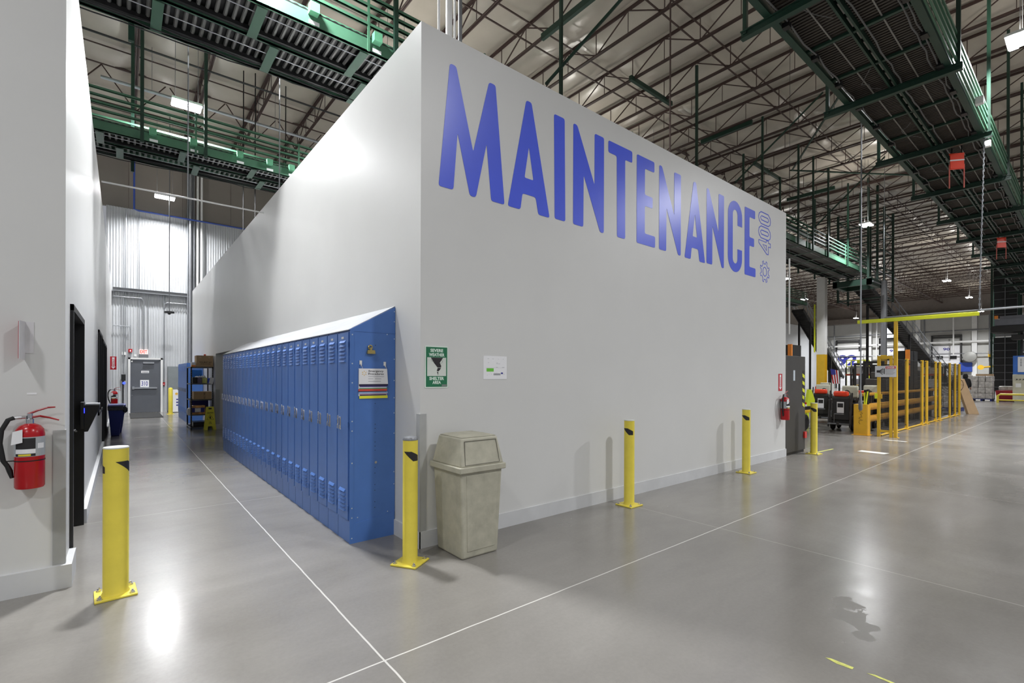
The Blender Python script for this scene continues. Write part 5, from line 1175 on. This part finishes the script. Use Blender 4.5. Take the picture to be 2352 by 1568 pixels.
for k in range(5): m.b6(41.17, 41.18, -.92, -.84, 2.68-.1*k, 2.72-.1*k).b6(41.17, 41.18, -1.5, -1.0, 2.69-.1*k, 2.71-.1*k)
m.build('print_line', GREYM)
t = thing('tube_barrier', 'yellow tubular floor barrier at the right edge', 'barrier', (40, -.6, 0))
MB(t).path([(40.2, .05, 0), (40.2, .05, .42), (40.2, -.08, .52), (40.2, -5, .52)], .06, 10).tube((40.2, .05, .16), (40.2, -5, .16), .04).tube((40.2, -2.4, 0), (40.2, -2.4, .5), .06).build('tube_frame', YEL, smooth=True)
t = thing('red_tub', 'red tub with a wrapped white load beside the tube barrier', 'tub', (42.4, .1, 0)); MB(t).frus((42.0, 42.9, -.7, .25), (41.9, 43.0, -.8, .32), .02, .72).build('tub', pm('tub_red', (160, 30, 44), .5), bevel=.03); MB(t).b6(42.05, 42.85, -.65, .18, .72, 1.0).build('wrapped_load', WRAP, bevel=.05)
# wrapped pallets
def pallet(x, y, sx, sy, h, lab, top=False):
    t = thing('wrapped_pallet', lab, 'pallet', (x, y, 0), 'shrink-wrapped pallets')
    m = MB(t); m.b6(x-sx/2, x+sx/2, y-sy/2, y+sy/2, .10, .14)
    for q in (-.45, 0, .45): m.b6(x-sx/2, x+sx/2, y+q*sy-.05, y+q*sy+.05, 0, .10)
    m.build('pallet_base', pm('pallet_blue', (40, 54, 120), .6)); m = MB(t); n = 7
    random.seed(int(x*10)); 
    for i in range(3):
        for k in range(4):
            for j in range(3):
                bx = x-sx/2+sx*(i+.5)/3; by = y-sy/2+sy*(j+.5)/3; z = .14+(h-.14)*(k+.5)/4; m.box((bx, by, z), (sx/3*random.uniform(.9, 1.04), sy/3*random.uniform(.9, 1.04), (h-.14)/4*.98), random.uniform(-.05, .05))
    m.build('wrapped_load', WRAP, bevel=.03)
    if top: MB(t).b6(x-.3, x+.3, y-.5, y+.3, h, h+.13).build('top_carton', CARD)
pallet(40.9, 1.85, 1.1, 1.1, 1.70, 'shrink-wrapped pallet, the left of the two near the cardboard sheet'); pallet(42.6, .98, 1.1, 1.0, 1.66, 'shrink-wrapped pallet with a flat carton on top, the right one', True)
pallet(28.3, .55, 1.0, .9, 1.3, 'shrink-wrapped pallet half hidden behind the leaning cardboard')
# leaning cardboard and drum fan
t = thing('leaning_cardboard', 'tall flat cardboard carton leaning beside the far fence end', 'cardboard', (25.95, -.55, 0))
U = Vector((.62, -.78, 0)).normalized(); D = Vector((.78, .62, 0))
m = MB(t); a = Vector((25.55, -.22, 0)); lean = Vector((0,0,0))
b0_ = Vector((25.70, -.44, 0)); b1_ = Vector((26.10, -.72, 0)); t0_ = Vector((25.45, -.10, 1.42)); t1_ = Vector((25.74, -.30, 1.50))
vs = [b0_, b1_, t1_, t0_] + [q + D*.16 for q in (b0_, b1_, t1_, t0_)]
m.add(vs, [(3,2,1,0),(4,5,6,7),(0,1,5,4),(1,2,6,5),(2,3,7,6),(3,0,4,7)]).build('carton', CARD, bevel=.01)
t = thing('drum_fan', 'round black cage fan at the far end of the fence', 'fan', (25.0, .1, 0))
for k in range(4): MB(t).torus((24.95, .02, 1.25), .12+.09*k, .008, 'X', 22, 5).build('cage_ring', BLACK)
m = MB(t)
for k in range(12): q = 2*PI*k/12; m.bar((24.95, .02+.05*math.cos(q), 1.25+.05*math.sin(q)), (24.95, .02+.4*math.cos(q), 1.25+.4*math.sin(q)), .006)
m.build('cage_wire', BLACK)
for k in range(3): q = 2*PI*k/3; MB(t).box((25.0, .02+.17*math.cos(q), 1.25+.17*math.sin(q)), (.01, .26, .13), 0, q).build('blade', GREYM)
MB(t).lathe((24.97, .02, 1.25), [(.06, 0), (.08, .1), (.05, .2)], 12, 'X').tube((25.05, .02, .02), (25.05, .02, 1.2), .025).b6(24.88, 25.3, -.2, .25, 0, .03).build('motor_stand', BLACK)
# person seen from behind
def skinned(par, name, pts, edges, mat, sub=2):
    me = bpy.data.meshes.new(name); bm = bmesh.new(); lay = bm.verts.layers.skin.verify(); o = ORG[par.name]
    vv = [bm.verts.new(Vector(p[:3])) for p in pts]
    for v, p in zip(vv, pts): v[lay].radius = (p[3], p[4] if len(p) > 4 else p[3])
    vv[0][lay].use_root = True
    for a, b in edges: bm.edges.new((vv[a], vv[b]))
    bm.to_mesh(me); bm.free(); me.materials.append(mat)
    ob = bpy.data.objects.new(name, me); COL.objects.link(ob); ob.parent = par; ORG[ob.name] = o
    ob.modifiers.new('skin', 'SKIN').use_smooth_shade = True; sb = ob.modifiers.new('sub', 'SUBSURF'); sb.levels = sub; sb.render_levels = sub
    return ob
pr = thing('person', 'person in a black hooded jacket seen from behind, beyond the leaning cardboard', 'person', (39.1, 1.38, 0))
pr.rotation_euler = (0, 0, .2)
SKIN = pm('skin', (176, 130, 106), .5)
pts = [(0,0,.96,.11,.13), (0,0,1.12,.10,.13), (0,0,1.36,.11,.16), (0,0,1.50,.06), (.01,0,1.58,.055), (.015,0,1.68,.085,.08), (.01,0,1.74,.07,.065)]; ed = [(0,1),(1,2),(2,3),(3,4),(4,5),(5,6)]
for s in (-1, 1):
    b = len(pts); pts += [(0,s*.18,1.43,.06), (.02,s*.24,1.16,.045), (.10,s*.25,.92,.032), (.13,s*.25,.86,.03)]; ed += [(2,b),(b,b+1),(b+1,b+2),(b+2,b+3)]
    for f in range(4): q = len(pts); pts += [(.15+.004*f, s*.25+(f-1.5)*.02, .82, .009), (.155, s*.25+(f-1.5)*.021, .775+.006*abs(f-1.5), .008)]; ed += [(b+3,q),(q,q+1)]
    q = len(pts); pts += [(.165, s*.22, .85, .010), (.18, s*.215, .815, .009)]; ed += [(b+3,q),(q,q+1)]
    b = len(pts); pts += [(0,s*.10,.88,.095), (.01,s*.11,.50,.06), (-.01,s*.115,.10,.04), (.10,s*.12,.04,.035)]; ed += [(0,b),(b,b+1),(b+1,b+2),(b+2,b+3)]
skinned(pr, 'body', pts, ed, SKIN)
jp = [(0,0,1.12,.17,.20), (0,0,.92,.18,.21), (0,0,.80,.18,.21), (0,0,1.36,.165,.21), (-.01,0,1.50,.11,.13), (-.01,0,1.58,.09,.10)]; je = [(0,1),(1,2),(0,3),(3,4),(4,5)]
for s in (-1, 1):
    b = len(jp); jp += [(0,s*.17,1.41,.09), (.02,s*.22,1.16,.075), (.09,s*.23,.94,.06)]; je += [(3,b),(b,b+1),(b+1,b+2)]
JK = pm('jacket_black', (28, 27, 29), .8)
skinned(pr, 'jacket', jp, je, JK)
skinned(pr, 'hood', [(-.03,0,1.50,.14,.15), (-.02,0,1.62,.14,.14), (-.015,0,1.73,.12,.115), (-.01,0,1.80,.07,.07)], [(0,1),(1,2),(2,3)], JK)
tp = [(0,0,.95,.15,.17)]; te = []
for s in (-1, 1): b = len(tp); tp += [(0,s*.10,.84,.11), (.01,s*.11,.50,.08), (-.01,s*.115,.09,.065)]; te += [(0,b),(b,b+1),(b+1,b+2)]
skinned(pr, 'trousers', tp, te, pm('light_trousers', (206, 204, 200), .8))
for s in (-1, 1): MB(pr, (0,0,0)).frus((-.07, .2, s*.12-.05, s*.12+.05), (-.05, .12, s*.12-.04, s*.12+.04), .0, .10).build('shoe', BLACK, bevel=.02)
m = MB(pr, (0,0,0)); m.lathe((.095, 0, 1.68), [(.012, 0), (.018, .02), (.004, .05)], 8); m.build('nose', SKIN, smooth=True)
for s in (-1, 1): MB(pr, (0,0,0)).lathe((.088, s*.03, 1.71), [(.003, -.008), (.010, 0), (.003, .008)], 8).build('eye', INK, smooth=True)
MB(pr, (0,0,0)).b6(.085, .098, -.025, .025, 1.635, 1.645).build('mouth', pm('lip', (150, 84, 76), .5))
# yellow platform with the small number
t = thing('yellow_platform', 'yellow platform frame with a small 92 below the big dock number', 'platform', (46, 9, 0))
for y in (8.3, 9.6):
    for x in (45.6, 46.8): MB(t).b6(x-.03, x+.03, y-.03, y+.03, 0, 3.0).build('post', NYEL)
m = MB(t)
for z in (1.9, 2.45, 2.98): m.bar((45.6, 8.3, z), (45.6, 9.6, z), .05); m.bar((46.8, 8.3, z), (46.8, 9.6, z), .05); m.bar((45.6, 8.3, z), (46.8, 8.3, z), .05); m.bar((45.6, 9.6, z), (46.8, 9.6, z), .05)
m.build('rail', NYEL)
MB(t).b6(45.55, 45.58, 8.55, 8.85, 2.5, 2.95).build('yellow_panel', NYEL); q = MB(t).b6(45.62, 45.66, 8.35, 9.5, 2.0, 2.42).build('sign_plate', PAPER)
text(t, '92', (45.60, 8.98, 2.2), (0,-1,0), (0,0,1), NAVY, h=.18, w=.42, bold=.03)
for k, (x0, x1, lab) in enumerate([(20.75, 21.25, 'tall black cabinet with an orange edge behind the fence, the left one'), (21.35, 21.95, 'tall black cabinet behind the fence, the right of the pair')]):
    t = thing('black_cabinet', lab, 'cabinet', ((x0+x1)/2, .75, 0)); MB(t).b6(x0, x1, .55, .95, 0, 2.56).b6(x0+.1, x1-.1, .545, .55, .3, 2.4).build('cabinet_body', BLACK, bevel=.006)
    if k == 0: MB(t).b6(x0-.05, x0, .55, .68, 1.6, 2.6).build('orange_edge', pm('orange', (236, 140, 50), .45))
for x, y, w_, h_, c, lab in [(19.6, 1.15, .6, 1.5, (66, 62, 58), 'dark machine housing behind the middle of the fence'), (23.7, .95, .5, 1.6, (50, 48, 46), 'dark machine housing behind the last fence panels')]:
    t = thing('machine_housing', lab, 'machine', (x, y, 0)); MB(t).b6(x-w_, x+w_, y-.3, y+.35, .1, h_).b6(x-w_*.6, x+w_*.6, y-.2, y+.25, h_, h_+.25).build('housing', pm('mh_%d' % int(x), c, .5), bevel=.03); MB(t).b6(x-w_*.8, x+w_*.8, y-.25, y+.3, 0, .1).build('plinth', BLACK); MB(t).b6(x-w_*.5, x+w_*.2, y-.31, y-.30, h_*.5, h_*.8).build('access_panel', GREYM)

# ------------------------------------------------------------------ floor marks
YM = pm('worn_tape', (204, 206, 108), .6, var=.3, scale=30)
m = MB(o=(.96, -2.95, 0)); m.prism([(0,0),(.028,.0),(.026,.11),(.012,.13),(-.004,.07)], (.94, -3.06, .0005), (1,0,0), (0,1,0), .0008).prism([(0,0),(.018,.0),(.024,.18),(.008,.21)], (.955, -3.33, .0005), (1,0,0), (0,1,0), .0008)
tag(m.build('worn_tape', YM, None), 'worn scraps of yellow floor tape at the bottom right', 'floor tape')
m = MB(o=(9.6, -.5, 0)); m.prism([(0,0),(.9,-.05),(.9,-.01),(0,.05)], (9.0, -.22, .0005), (1,0,0), (0,1,0), .0008)
tag(m.build('floor_tape', YM, None), 'short yellow tape line beside the scuffed bollard', 'floor tape')
WM = pm('white_mark', (206, 206, 200), .5, var=.1)
tag(MB(o=(13, -.9, 0)).prism([(0,0),(.12,-.02),(.14,.42),(.02,.44)], (12.6, -.95, .0005), (1,0,0), (0,1,0), .0008).build('floor_tape', WM, None), 'short white floor mark in front of the yellow gate', 'floor tape')
tag(MB(o=(8, -2, 0)).prism([(0,0),(.25,-.03),(.28,.45),(.03,.47)], (9.9, -1.15, .0005), (1,0,0), (0,1,0), .0008).build('floor_tape', WM, None), 'square pale floor mark nearer the camera than the gate', 'floor tape')
